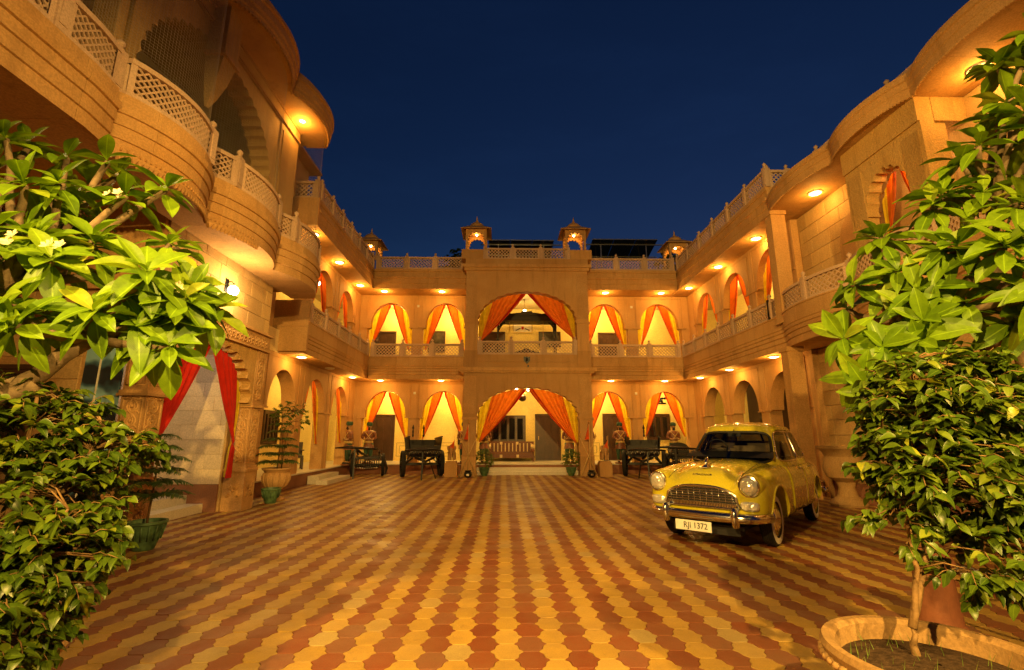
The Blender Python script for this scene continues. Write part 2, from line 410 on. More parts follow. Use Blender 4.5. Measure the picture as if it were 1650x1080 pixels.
def dentils(mb, ss, efun, z, h=.03, w=.03, off=0.0):
    for s in ss: e = efun(s) + off; mb.box(s - w / 2, s + w / 2, e - .03, e, z - h, z)
    return mb
def downlight(p, label, group, energy=38.0, r=.13, col=WARM):
    t = thing('ceiling_lamp', label, 'lamp', p, 0, group)
    MB().lathe([(r + .035, 0), (r + .03, -.028), (r + .005, -.032), (r + .002, -.012)], n=20, cap=False).build('rim', 'lamp_rim', t, smooth=30)
    MB().lathe([(r, -.006), (r * .96, -.024), (r * .75, -.042), (r * .4, -.052), (.01, -.055)], n=20).build('diffuser', 'lamp_glow', t, smooth=True)
    if energy: light('lamp_light', 'POINT', (0, 0, -.21), energy * random.uniform(.82, 1.15), col, t, .06)
    return t
mat_plain('lamp_rim', (.72, .68, .6), .4)
def door(parent, Mf, s0, s1, z0, z1, d, mat='dark_wood', panels=3):
    f = MB(Mf)
    for a, b, c, e in ((s0 - .08, s0, z0, z1 + .08), (s1, s1 + .08, z0, z1 + .08), (s0, s1, z1, z1 + .08)): f.box(a, b, d, d + .06, c, e)
    dr = f.build('door', mat, parent)
    lf = MB(Mf).box(s0 + .003, s1 - .003, d, d + .025, z0, z1 - .003).build('door_leaf', mat, dr)
    w = (s1 - s0 - .1) / panels
    pn = MB(Mf)
    for k in range(panels):
        a = s0 + .05 + k * w + .03; b = a + w - .06; zm = z0 + (z1 - z0) * .42
        A = [(a, zm + .08), (b, zm + .08), (b, z1 - .25)] + [(lerp(b, a, q / 8), z1 - .25 + .14 * sin(pi * q / 8)) for q in range(1, 8)] + [(a, z1 - .25)]
        pn.prism(A, 1, d + .0251, d + .045); pn.box(a, b, d + .0251, d + .045, z0 + .12, zm - .04)
    pn.build('door_panels', mat, dr)
    MB(Mf).box(s0 + .07, s0 + .095, d + .0451, d + .085, z0 + .95, z0 + 1.12).build('handle', 'brass', dr)
    return dr
def window(parent, Mf, s0, s1, z0, z1, d, n=4, glass='window_dark', frame='dark_wood'):
    f = MB(Mf)
    for a, b, c, e in ((s0 - .07, s0, z0 - .07, z1 + .07), (s1, s1 + .07, z0 - .07, z1 + .07), (s0, s1, z1, z1 + .07), (s0, s1, z0 - .07, z0)): f.box(a, b, d, d + .07, c, e)
    w = (s1 - s0) / n
    for k in range(n):
        a, b = s0 + k * w, s0 + (k + 1) * w
        for q0, q1, c, e in ((a + .004, a + .06, z0 + .004, z1 - .004), (b - .06, b - .004, z0 + .004, z1 - .004), (a + .06, b - .06, z1 - .07, z1 - .004), (a + .06, b - .06, z0 + .004, z0 + .07)): f.box(q0, q1, d + .005, d + .045, c, e)
    wn = f.build('window', frame, parent)
    for k in range(n):
        a, b = s0 + k * w + .061, s0 + (k + 1) * w - .061
        MB(Mf).box(a, b, d + .012, d + .02, z0 + .071, z1 - .071).build('pane', glass, wn)
    return wn
m, n, p, out = new_mat('window_dark'); setp(p, .06, 0, .6); p.inputs['Base Color'].default_value = (.012, .01, .009, 1)

LOGR = random.Random(5)
def block_wall(parent, Mf, s0, s1, z0, z1, d, bw=.62, bh=.36, holes=(), mat='sandstone_block', t=.03, name='stone_block', e=.004, c=.006):
    rows = max(1, round((z1 - z0) / bh)); h = (z1 - z0) / rows
    for r in range(rows):
        s = s0 - (bw * .5 if r % 2 else 0) + 0
        while s < s1 - .02:
            w = bw * LOGR.uniform(.85, 1.2); a, b = max(s, s0), min(s + w, s1); s += w
            if b - a < .06: continue
            zc, sc_ = z0 + (r + .5) * h, (a + b) / 2
            if any(x0 < sc_ < x1 and y0 < zc < y1 for x0, x1, y0, y1 in holes): continue
            q = LOGR.uniform(0, .006)
            mb = MB(Mf)
            rr = [[(a + e + k, d + y, z0 + r * h + e + k), (b - e - k, d + y, z0 + r * h + e + k), (b - e - k, d + y, z0 + (r + 1) * h - e - k), (a + e + k, d + y, z0 + (r + 1) * h - e - k)] for y, k in ((0, 0), (t + q - c, 0), (t + q, c))]
            mb.grid(rr, True, True).build(name, mat, parent, fix=True)
# curtain: drape hanging from half of an arch, gathered at a tie on the jamb
def drape(parent, Mf, top, tie, d, name, mat, phase=0.0, folds=5, amp=.05, tail=0.0, a0=0.0, a1=1.0, bunch=.10, sag=.12):
    NU, NV = folds * 6, 14; rows = []
    def T(u):
        x = u * (len(top) - 1); i = min(int(x), len(top) - 2); f = x - i
        return lerp(top[i][0], top[i + 1][0], f), lerp(top[i][1], top[i + 1][1], f)
    for j in range(NV + 1):
        v = j / NV; row = []
        for i in range(NU + 1):
            u = lerp(a0, a1, i / NU); ts, tz = T(u)
            e = (u - .5) * bunch; es, ez = tie[0] + (0 if abs(ts - tie[0]) < 1e-6 else math.copysign(1, T(0)[0] - tie[0])) * (1 - u) * bunch, tie[1]
            k = v
            s = lerp(ts, es, k ** 1.0); z = lerp(tz, ez, k)
            s += (es - ts) * sag * sin(pi * v) * .0; z -= sag * sin(pi * v) * (1 - u) * .8
            fold = sin(2 * pi * folds * (i / NU) + phase + 1.3 * v) * amp * (.35 + .65 * sin(pi * min(1, v * 1.1 + .12)))
            row.append((s, d + fold + .03 * sin(7 * u + phase), z))
        rows.append(row)
    if tail:
        for j in range(1, 6):
            v = j / 5; row = []
            for i in range(NU + 1):
                u = i / NU; b = rows[NV][i]; sp = (u - .5) * bunch * (1.2 + 1.6 * v)
                row.append((tie[0] + math.copysign(1, T(0)[0] - tie[0]) * (.5 - u + .4) * bunch * (1 + v), d + .03 * sin(2 * pi * folds * u + phase), tie[1] - tail * v))
            rows.append(row)
    return MB(Mf).grid(rows).build(name, mat, parent, smooth=True, fix=False)
CURT = 0
def curtain(Mf, c, side, hw, zs, za, tie_z, d, label, group=None, main='cloth_orange', pw=.92, jw=None, yellow=True, amp=.045, tail=0.0, split=.38, cusp=0):
    """one side of an arch's pair: side -1 / +1 of the crown"""
    global CURT; CURT += 1
    A = arch_pts(c, hw, zs, za, 0, 40, pw=pw)
    half = A[20:] if side > 0 else list(reversed(A[:21]))
    half = [(c + side * .02, half[0][1] - .03)] + [(x, z - .02) for x, z in half[1:]] 
    tie_z += random.uniform(-.09, .09); split += random.uniform(-.05, .06); jw = jw or hw; half = half + [(c + side * (jw - .03), zs - .05)]
    # top edge parameter: crown -> springing
    tie = (c + side * (jw - .05), tie_z); ph = CURT * 1.7
    o = Mf(c + side * jw, d, 0)
    t = thing('arch_curtain', label, 'curtain', (0, 0, 0), 0, group)
    drape(t, Mf, half, tie, d, 'orange_drape' if main == 'cloth_orange' else 'red_drape', main, ph, 6, amp, tail, 0.0, split)
    # red hem along the free edge
    hem = [(x, z) for x, z in half]
    drape(t, Mf, half, tie, d + .012, 'red_hem', 'cloth_red', ph, 1, amp * .4, 0, 0.0, .07, sag=.125)
    if yellow: drape(t, Mf, half, (tie[0] + side * .02, tie[1] + .02), d - .05, 'yellow_drape', 'cloth_yellow', ph + 2, 3, amp * .8, tail, split - .05, 1.0)
    return t

# ================================================================ rear wing
rear = thing('palace_rear_wing', 'two storey sandstone rear wing with arcades and projecting central porch', 'building', (1, BACK_Y, 0))
def rp(o): return o
class Sub(MB):
    pass
def rel(parent):
    """map world coordinates into a parent whose origin is moved"""
    lx, ly, lz = parent.location
    return lambda F: (lambda a, b, c: (F(a, b, c)[0] - lx, F(a, b, c)[1] - ly, F(a, b, c)[2] - lz))
RB = rel(rear)(BK); RI = rel(rear)(ident)
CX = 1.0
# plinth, floor, walls behind
MB(RI).box(-8.7, 10.7, 20.28, 22.9, 0, .36).build('plinth', 'red_plinth', rear)
MB(RI).box(-8.7, 10.7, 20.24, 22.9, .3605, .40).build('verandah_floor', 'marble', rear)
MB(RI).box(-8.7, 10.7, 22.9, 23.2, .0, 8.2).build('inner_wall', 'cream_wall', rear)
for x in (-1.37, 3.37):   # porch piers of the verandah
    MB(RI).box(x - .22, x + .22, 20.6, 21.0, .4, 3.85).build('pier', 'sandstone', rear)
    MB(RI).box(x - .22, x + .22, 20.6, 21.0, 4.5, 7.75).build('pier', 'sandstone', rear)
MB(RI).box(-8.7, 10.7, 20.6, 22.9, 3.86, 4.5).build('upper_floor', 'ceiling_cream', rear)
MB(RI).box(-8.7, 10.7, 20.601, 26.5, 7.76, 8.2).build('roof_slab', 'ceiling_cream', rear)
MB(RI).box(CX - 2.1, CX + 2.1, 19.45, 20.6, 7.76, 8.2).build('porch_ceiling', 'ceiling_cream', rear)
for x in (-9.0, 10.7): MB(RI).box(x, x + .3, 20.601, 23.2, 0, 8.2).build('end_wall', 'cream_wall', rear)
for lvl, z0, z1, zs, za in (('lo', .4, 3.85, 2.33, 3.44), ('up', 4.5, 7.75, 6.28, 7.40)):
    for i, off in enumerate((-6.05, -3.6, 3.6, 6.05)):
        c = CX + off; s0, s1 = c - 1.225, c + 1.225
        if i == 0: s0 = -6.4
        if i == 3: s1 = 8.4
        b = arch_bay(MB(RB), s0, s1, z0, z1, -.42, 0, c, .87, 1.0, zs, za).build('arch_bay', 'sandstone', rear, smooth=25)
        # raised frame round the spandrel, imposts, pier panel
        fr = MB(RB)
        for a, e in ((c - 1.06, c - 1.03), (c + 1.03, c + 1.06)): fr.box(a, e, .0005, .016, zs + .05, z1 - .12)
        fr.box(c - 1.06, c + 1.06, .0005, .016, z1 - .12, z1 - .09)
        fr.build('spandrel_frame', 'sandstone', b)
        for sd in (-1, 1): MB(RB).box(c + sd * 1.02 - .17, c + sd * 1.02 + .17, .0005, .035, zs - .045, zs).build('impost', 'sandstone', b)
# balcony, roof edge
for a, e in ((-5.6, CX - 2.62), (CX + 2.62, 7.6)):
    fascia(RB, BALC, [a, e], lambda s: 1.05, 0.0, 'balcony_fascia', 'sandstone', rear)
    fascia(RB, ROOF, [a, e], lambda s: 1.05, 0.0, 'roof_fascia', 'sandstone', rear)
    dentils(MB(RB), [a + .03 + k * .06 for k in range(int((e - a) / .06))], lambda s: .96, 3.85, .025, .03).build('drip_beads', 'sandstone', rear, kind='stuff')
    n_ = 3; ps = [lerp(a + .12, e - .12, k / n_) for k in range(n_ + 1)]
    railing(RB, ps, lambda s: .95, 4.78, 5.34, rear)
    railing(RB, ps, lambda s: .95, 8.65, 9.22, rear)
# central porch
PXF = 19.0
def PF(s, d, z): return (s, PXF - d, z)
PFr = rel(rear)(PF)
pb = arch_bay(MB(PFr), CX - 2.58, CX + 2.58, 0.02, 4.03, -.42, 0, CX, 2.02, 2.06, 2.24, 3.45, cusp=15, pw=.95, amp=.03).build('porch_arch', 'sandstone', rear)
pu = arch_bay(MB(PFr), CX - 2.56, CX + 2.56, 4.79, 8.38, -.42, 0, CX, 2.04, 2.06, 6.17, 7.47, cusp=15, pw=.95, amp=.022).build('porch_arch', 'sandstone', rear)
MB(PFr).box(CX - 2.56, CX + 2.56, -.42, 0, 4.241, 4.789).box(CX - 1.98, CX + 1.98, .0005, .03, 4.48, 4.50).build('porch_band', 'sandstone', rear)
MB(PFr).box(CX - 2.80, CX + 2.80, -1.6, .14, 4.10, 4.24).box(CX - 2.70, CX + 2.70, -1.6, .08, 4.031, 4.099).build('porch_ledge', 'sandstone', rear)
MB(PFr).box(CX - 2.72, CX + 2.72, -1.6, .10, 8.52, 8.66).box(CX - 2.64, CX + 2.64, -1.6, .05, 8.381, 8.519).build('porch_cornice', 'sandstone', rear)
MB(PFr).box(CX - 2.60, CX + 2.60, -1.6, .02, 8.661, 8.92).build('porch_parapet_base', 'sandstone', rear)
for sd in (-1, 1):
    c = CX + sd * 2.32
    for nm, hw_, a, b, z0, z1 in (('column_base', .30, -.44, .03, 0.0, .18), ('column_pedestal', .28, -.43, .015, .181, .75), ('column_ring', .30, -.44, .03, .751, .80), ('column_impost', .31, -.44, .035, 2.17, 2.26), ('column_impost', .29, -.43, .02, 6.10, 6.18), ('column_pedestal', .28, -.43, .025, 4.242, 4.95)):
        MB(PFr).box(c - hw_, c + hw_, a, b, z0, z1).build(nm, 'sandstone', rear)
    MB(PFr).box(c - .24, c + .24, .0006, .012, 2.4, 3.9).build('column_panel', 'sandstone', rear)
    MB(PFr).box(c - .24, c + .24, .0006, .012, 6.3, 8.25).build('column_panel', 'sandstone', rear)
    # porch side beams back to the wing
    MB(RI).box(c - .2, c + .2, 19.43, 20.59, 3.3, 4.03).box(c - .2, c + .2, 19.43, 20.59, 7.0, 8.38).build('side_beam', 'sandstone', rear)
    MB(PFr).box(c - .46, c + .46, -.75, .021, 8.921, 9.34).build('kiosk_base', 'sandstone', rear)
railing(PFr, [CX - 1.98, CX - .66, CX + .66, CX + 1.98], lambda s: -.08, 4.79, 5.36, rear)
railing(PFr, [CX - 1.78, CX - .6, CX + .6, CX + 1.78], lambda s: -.06, 8.921, 9.42, rear)
# steps of the porch
MB(RI).box(CX - 2.1, CX + 2.1, 19.66, 20.2395, 0, .133).build('step', 'marble', rear)
MB(RI).box(CX - 2.06, CX + 2.06, 19.96, 20.2390, .1332, .266).build('step', 'marble', rear)
# doors, windows of the inner wall
INW = lambda s, d, z: RI(s, 22.9 - d, z)
door(rear, INW, -6.36, -5.2, .4, 2.45, 0); door(rear, INW, 1.62, 2.68, .4, 2.48, 0); door(rear, INW, 4.86, 5.86, .4, 2.5, 0)
window(rear, INW, -.52, 1.02, 1.3, 2.42, 0); window(rear, INW, 6.95, 7.95, 1.42, 2.5, 0, 3); window(rear, INW, -2.05, -1.55, 1.2, 2.4, 0, 1)
door(rear, INW, -6.40, -5.35, 4.5, 6.5, 0); door(rear, INW, 4.80, 5.80, 4.5, 6.48, 0); door(rear, INW, -.95, .02, 4.5, 6.5, 0)
# thin painted line frames on the dado
for x0, x1 in ((-5.0, -4.3), (-4.1, -2.3), (3.5, 4.6), (6.0, 6.75), (-6.3, -6.9)):
    x0, x1 = min(x0, x1), max(x0, x1)
    for q in (0, .14):
        lf = MB(INW); a, b, c, e = x0 + q, x1 - q, .60 + q, 1.22 - q; w = .014
        lf.box(a, b, .0006, .003, c, c + w).box(a, b, .0006, .003, e - w, e).box(a, a + w, .0006, .003, c + w, e - w).box(b - w, b, .0006, .003, c + w, e - w)
        lf.build('dado_line', 'dark_wood', rear)
# kiosks on the roof
def kiosk(loc, label, s=1.0, up=.9):
    t = thing('roof_kiosk', label, 'kiosk', loc, 0, 'domed kiosks on the roof')
    w = .40 * s; H = up
    for i in (-1, 1):
        for j in (-1, 1):
            MB().box(i * w - .045, i * w + .045, j * w - .045, j * w + .045, 0, H).build('column', 'sandstone', t)
    for k, Mf in enumerate((lambda a, d, z: (a, -w + .035 - d, z), lambda a, d, z: (a, w + .035 - d, z), lambda a, d, z: (-w - .035 + d, a, z), lambda a, d, z: (w - .035 + d, a, z))):
        arch_bay(MB(Mf), -w + .046, w - .046, H * .45, H, 0, .07, 0, w - .075, w - .05, H * .5, H * .86, cusp=7, amp=.09).build('cusped_arch', 'sandstone', t)
    MB().box(-w - .06, w + .06, -w - .06, w + .06, H + .001, H + .07).build('lintel', 'sandstone', t)
    e = w + .25 * s
    MB().grid([[(-a, -a, z), (a, -a, z), (a, a, z), (-a, a, z)] for a, z in ((w + .03, H + .071), (e, H - .04), (e, H - .01), (w - .05, H + .20), (w - .12, H + .25))], True, True).build('eave', 'sandstone', t)
    MB().lathe([(.30 * s, H + .24), (.33 * s, H + .28), (.30 * s, H + .36), (.22 * s, H + .44), (.10 * s, H + .50), (.05 * s, H + .53), (.07 * s, H + .56), (.05 * s, H + .60), (.025 * s, H + .64), (.04 * s, H + .68), (.02 * s, H + .73), (.004, H + .82)], n=16).build('dome', 'sandstone', t, smooth=40)
    b = MB().lathe([(.05, H - .06), (.045, H - .1), (.01, H - .13)], n=10).build('bulb', 'lamp_glow', t, smooth=True)
    light('lamp_light', 'POINT', (0, 0, H - .2), 7, WARM, t, .04)
    return t
kiosk((CX - 2.17, 19.38, 9.341), 'small domed sandstone kiosk at the porch roof corner farther from the yellow car')
kiosk((CX + 2.10, 19.38, 9.341), 'small domed sandstone kiosk at the porch roof corner nearer the yellow car')
kiosk((-6.1, 20.5, 9.25), 'domed sandstone kiosk on the roof corner above the netted balcony side')
kiosk((8.0, 20.5, 9.25), 'domed sandstone kiosk on the roof corner above the yellow car side')

# ================================================================ wings
def wing(root, Mw, s_near, side):
    Mf = rel(root)(Mw)
    MB(Mf).box(s_near, 20.279, -2.3, 0.02, 0, .36).build('plinth', 'red_plinth', root)
    MB(Mf).box(s_near, 20.239, -2.3, 0.06, .3605, .40).build('verandah_floor', 'marble', root)
    iw = 'cream_wall' 
    MB(Mf).box(s_near, 20.6, -2.6, -2.3, 0, 3.85).build('inner_wall', iw if side < 0 else 'shaded_wall', root)
    MB(Mf).box(s_near, 20.6, -2.6, -2.3, 3.851, 8.2).build('inner_wall', iw, root)
    MB(Mf).box(s_near, 20.595, -2.3, -.001, 3.86, 4.5).build('upper_floor', 'ceiling_cream', root)
    MB(Mf).box(s_near, 20.595, -6.0, -.001, 7.76, 8.2).build('roof_slab', 'ceiling_cream', root)
    for z0, z1, zs, za in ((.4, 3.85, 2.33, 3.44), (4.5, 7.75, 6.28, 7.36)):
        for c in (18.8, 16.35, 13.9):
            s0, s1 = c - 1.225, c + 1.225
            if c == 18.8: s1 = 20.6
            b = arch_bay(MB(Mf), s0, s1, z0, z1, -.42, 0, c, .87, 1.0, zs, za).build('arch_bay', 'sandstone', root, smooth=25)
            fr = MB(Mf)
            for a, e in ((c - 1.06, c - 1.03), (c + 1.03, c + 1.06)): fr.box(a, e, .0005, .016, zs + .05, z1 - .12)
            fr.box(c - 1.06, c + 1.06, .0005, .016, z1 - .12, z1 - .09)
            fr.build('spandrel_frame', 'sandstone', b)
            for sd in (-1, 1): MB(Mf).box(c + sd * 1.02 - .17, c + sd * 1.02 + .17, .0005, .035, zs - .045, zs).build('impost', 'sandstone', b)
    return Mf
left = thing('palace_side_wing', 'two storey arcaded sandstone wing running from the netted balcony block to the rear', 'building', (-WING, 17, 0))
LF = wing(left, LW, 11.0, -1)
right = thing('palace_side_wing', 'sandstone wing with dark ground floor arches behind the yellow car', 'building', (2 + WING, 14, 0))
RF = wing(right, RW, 12.675, 1)
e8 = lambda s: .8
# --- left wing edges
fascia(LF, BALC, [13.4, 20.599], e8, 0.0, 'balcony_fascia', 'sandstone', left)
fascia(LF, ROOF, [13.4, 20.599], e8, 0.0, 'roof_fascia', 'sandstone', left)
railing(LF, [lerp(13.62, 19.6, k / 5) for k in range(6)], lambda s: .70, 4.78, 5.34, left)
railing(LF, [lerp(13.62, 19.6, k / 6) for k in range(7)], lambda s: .70, 8.65, 9.24, left)
# end wall of the balcony facing the gate, with parapet
MB(LF).box(13.3, 13.399, -.6, .80, 3.9, 5.40).box(13.28, 13.2995, -.6, .82, 4.62, 4.66).build('balcony_end_wall', 'sandstone', left)
MB(LF).box(13.3, 13.399, -.6, .80, 7.75, 8.65).build('roof_end_wall', 'sandstone', left)
railing(rel(left)(lambda s, d, z: LW(13.47 - d, s, z)), [-.5, .66], lambda s: .05, 8.66, 9.24, left, fin=True)
MB(LF).box(10.96, 12.675, -.42, 0, .4, 9.3).build('wall', 'sandstone', left)
MB(LF).box(12.676, 13.3, -2.3, -.43, .4, 3.85).build('wall', 'sandstone', left)
# terrace hut beyond the roof edge
MB(LF).box(12.4, 14.2, -1.6, .0, 8.66, 10.0).build('terrace_room', 'sandstone', left)
MB(LF).box(12.2, 14.4, -1.8, .35, 10.001, 10.08).build('terrace_eave', 'sandstone', left)
# steps down from the left verandah
MB(LF).box(16.1, 18.0, .0605, .42, 0.0, .26).build('step', 'marble', left)
MB(LF).box(15.9, 18.2, .4205, .78, 0.0, .13).build('step', 'marble', left)
door(left, rel(left)(lambda s, d, z: LW(s, -2.3 + d, z)), 15.2, 16.2, .4, 2.45, 0); window(left, rel(left)(lambda s, d, z: LW(s, -2.3 + d, z)), 17.6, 18.6, 1.3, 2.4, 0)
MB(LF).box(12.7, 15.0, -2.299, -2.2, .4, 3.84).build('dark_panel', 'dark_wood', left)  # dark sheet over the inner wall behind the third arch

# --- right wing edges with three bows towards the gate
def bow(s, a, b, h): return h * sin(pi * (s - a) / (b - a)) ** .7 if a < s < b else 0.0
def e_right(s):
    if s > 12.35: return .8
    return .80 + bow(s, 9.8, 12.35, .26) + bow(s, 7.55, 9.72, .28) + bow(s, 5.1, 7.47, .30)
SSR = [3.0 + k * .12 for k in range(int((12.4 - 3.0) / .12) + 1)] + [12.42, 20.599]
fascia(RF, BALC, SSR, e_right, 0.0, 'balcony_fascia', 'sandstone', right, smooth=30)
ROOF_B = [(-.02, 7.75), (-.02, 7.93), (0, 7.95), (0, 8.08), (.03, 8.10), (.03, 8.16), (-.02, 8.18), (-.02, 8.26)]
fascia(RF, ROOF_B, [s for s in SSR if s < 12.41] + [12.41], e_right, 0.0, 'roof_fascia', 'sandstone', right, smooth=30)
fascia(RF, ROOF, [12.4105, 20.599], e8, 0.0, 'roof_fascia', 'sandstone', right)
dentils(MB(RF), [4 + k * .06 for k in range(270)], lambda s: e_right(s) + .005, 7.75, .03, .03).build('drip_beads', 'sandstone', right, kind='stuff')
railing(RF, [lerp(13.0, 19.6, k / 6) for k in range(7)], lambda s: .70, 4.78, 5.34, right)
railing(RF, [lerp(12.45, 19.6, k / 6) for k in range(7)], lambda s: .70, 8.65, 9.24, right)
RPOST = [4.9, 6.3, 7.5, 8.65, 9.76, 11.0, 12.2]
railing(RF, RPOST + [12.98], lambda s: e_right(s) - .10, 4.78, 5.34, right, curved=True)
railing(RF, RPOST, lambda s: .16, 8.262, 8.86, right)
railing(rel(right)(lambda s, d, z: RW(12.52 + d, s, z)), [.02, .62], lambda s: 0.0, 8.652, 9.24, right)
# near block of the right wing: walls, pillar, projecting pavilion
MB(RF).box(2.5, 12.674, -.62, -.2, .0, 3.85).build('wall', 'sandstone', right)
MB(RF).box(2.5, 12.674, -.62, -.2, 4.5, 7.75).build('wall', 'sandstone_block', right)
MB(RF).box(2.5, 12.674, -.199, 0, 3.86, 4.5).build('upper_floor', 'sandstone', right)
MB(RF).box(2.5, 12.674, -6.0, -.001, 7.76, 8.2).build('roof_slab', 'sandstone', right)
block_wall(right, RF, 2.6, 12.6, .42, 3.84, -.199, .72, .38, holes=((8.9, 9.8, 1.0, 2.6),))
block_wall(right, RF, 9.45, 12.6, 4.52, 7.7, -.199, .72, .4)
MB(RF).box(2.5, 12.674, -.198, -.12, 0, .419).build('skirting', 'red_plinth', right)
for z0, z1 in ((0.0, 3.85), (4.5, 7.75)):
    q = MB(RF).box(12.12, 12.42, .50, .90, z0, z1).build('pillar', 'sandstone', right)
    MB(RF).box(12.09, 12.45, .47, .93, z1 - .12, z1 - .002).build('capital', 'sandstone', q)
    MB(RF).box(12.09, 12.45, .47, .93, z0 + .001, z0 + .45 if z0 < 1 else z0 + .1).build('pillar_base', 'sandstone', q)
MB(RF).box(12.5, 12.67, -.6, .0, .0, 3.84).build('pier', 'sandstone', right)
A = arch_pts(10.55, .55, 6.1, 6.95)
MB(RF).prism([(10.0, 4.6)] + A + [(11.1, 4.6)], 1, -.1985, -.15).build('blind_arch', 'sandstone', right)
window(right, rel(right)(lambda s, d, z: RW(s, d - .19, z)), 8.95, 9.75, 1.1, 2.55, 0, 2)
MB(RF).box(8.8, 9.9, -.165, .02, .98, 1.025).build('sill', 'sandstone', right)
pv = MB(RF)
arch_bay(pv, 7.55, 9.5, 4.5, 7.25, .45, .72, 8.52, .55, .58, 6.05, 6.85, cusp=9, amp=.05)
pv.box(7.55, 9.5, .44, .76, 7.2505, 7.749); 
pvo = pv.build('pavilion', 'sandstone_carved', right)
MB(RF).box(7.55, 7.85, -.199, .4495, 7.251, 7.749).box(7.6, 7.8, .2, .4495, 4.5, 7.25).build('pavilion_side', 'sandstone_carved', right)
for a in (7.62, 9.05): MB(RF).box(a, a + .36, .7205, .74, 4.9, 7.1).build('carved_panel', 'sandstone_carved', right)
# wall openings of the dark ground floor
for c in (13.9, 16.35, 18.8):
    window(right, rel(right)(lambda s, d, z: RW(s, -2.299 + d, z)), c - .6, c + .75, .9, 2.25, 0, 3)
MB(RF).box(12.675, 12.69, -2.3, -.43, .4, 3.85).build('wall', 'sandstone', right)
MB(RF).box(12.675, 12.69, -2.3, -.43, 4.5, 7.75).build('wall', 'cream_wall', right)
# ================================================================ tall block with the bowed, netted balcony
block = thing('palace_corner_block', 'tall carved sandstone block with bowed lattice balcony and netted upper arches', 'building', (-WING, 8, 0))
NF = rel(block)(LW)
def e_left(s):
    if s < 5.3: return 1.62 - .06 * max(0, (s - 4.9) / .4)
    return 1.50 + bow(s, 5.32, 7.28, .36) + bow(s, 7.34, 9.66, .36) + bow(s, 9.74, 11.9, .34)
SSL = [.8, 2, 3, 4, 4.6, 4.9, 5.1, 5.2, 5.29] + [5.32 + k * .08 for k in range(83)]
SSL = [s for s in SSL if s <= 11.88] + [11.9]
BAL2 = [(-.05, 5.03), (-.05, 5.20), (-.056, 5.204), (-.056, 5.212), (-.03, 5.22), (-.03, 5.38), (-.036, 5.384), (-.036, 5.392), (-.01, 5.40), (-.01, 5.54), (-.016, 5.544), (-.016, 5.552), (.015, 5.56), (.03, 5.60), (.03, 5.65), (.0, 5.66), (-.035, 5.67), (-.035, 5.85)]
fascia(NF, BAL2, SSL, e_left, .9, 'balcony_fascia', 'sandstone', block, .95, 30)
MB(NF).box(.8, 11.9, -1.2, .8995, 5.20, 5.50).build('balcony_floor', 'soffit_plaster', block)
MB(NF).grid([[(s, .8995, 5.2), (s, e_left(s) - .06, 5.2)] for s in SSL]).build('balcony_soffit', 'soffit_plaster', block)
# carved hanging trim of the first and second bows
for a, b in ((5.34, 7.26), (7.36, 8.3)):
    tr = MB(NF); k = a
    while k < b:
        d = e_left(k) - .065
        tr.add([(k, d, 5.02), (k + .06, e_left(k + .06) - .065, 5.02), (k + .03, d, 4.93), (k, d + .05, 5.02), (k + .06, e_left(k + .06) - .015, 5.02), (k + .03, d + .05, 4.93)], [(0, 1, 2), (3, 5, 4), (0, 2, 5, 3), (1, 4, 5, 2), (0, 3, 4, 1)]); k += .062
    tr.build('hanging_trim', 'sandstone', block, kind='stuff')
    tr = MB(NF); k = a + .03
    while k < b: tr.box(k - .012, k + .012, e_left(k) - .052, e_left(k) - .035, 5.07, 5.11); k += .062
    tr.build('bead_trim', 'sandstone', block, kind='stuff')
LPOST = [2.2, 3.4, 4.42, 5.32, 6.95, 7.75, 9.35, 10.15, 11.75]
railing(NF, LPOST, lambda s: e_left(s) - .10, 5.85, 6.40, block, p=.10, curved=True, k=1.05, w=.023)
# roof with the same bows
ROOF2 = [(-.06, 9.40), (-.06, 9.46), (-.03, 9.49), (-.03, 9.58), (0, 9.61), (0, 9.78), (.04, 9.80), (.04, 9.88), (-.08, 9.92), (-.08, 10.06)]
fascia(NF, ROOF2, SSL, e_left, .9, 'roof_fascia', 'sandstone', block, .95, 30)
dentils(MB(NF), [4 + k * .07 for k in range(112)], lambda s: e_left(s) - .07, 9.40, .035, .035).build('drip_beads', 'sandstone', block, kind='stuff')
MB(NF).box(.8, 11.9, -4, .8995, 9.45, 9.9).build('roof_slab', 'soffit_plaster', block)
MB(NF).grid([[(s, .8995, 9.45), (s, e_left(s) - .11, 9.45)] for s in SSL]).build('roof_soffit', 'soffit_plaster', block)
# upper floor: columns, cusped arches, lintel, wall behind
for c0, c1, c, hw in ((5.9, 10.3, 8.12, 2.02),):
    ab = arch_bay(MB(NF), c0, c1, 5.5, 9.06, .52, .95, c, hw, hw + .02, 6.9, 8.82, cusp=27, amp=.022, pw=.85).build('cusped_arch', 'sandstone_carved', block)
MB(NF).box(3.4, 11.25, .50, 1.00, 9.0605, 9.449).build('carved_lintel', 'sandstone_carved', block)
MB(NF).box(3.4, 11.25, 1.0005, 1.03, 9.08, 9.14).box(3.4, 11.25, 1.0005, 1.03, 9.36, 9.42).build('lintel_strip', 'sandstone', block)
for s in (5.7, 3.4): MB(NF).box(s, s + .149, .56, .92, 5.5, 9.06).build('column', 'sandstone_carved', block)
MB(NF).box(10.301, 11.25, .50, .98, 5.5, 9.06).build('corner_pier', 'sandstone_carved', block)
MB(NF).box(10.40, 10.75, .9805, 1.0, 5.8, 8.9).build('pier_panel', 'sandstone_carved', block)
hb = MB(NF).box(7.45, 7.85, .9505, 1.30, 8.42, 9.449).build('hanging_bracket', 'sandstone_carved', block)
MB(NF).box(7.41, 7.89, .9505, 1.34, 8.34, 8.4195).build('bracket_capital', 'sandstone', hb)
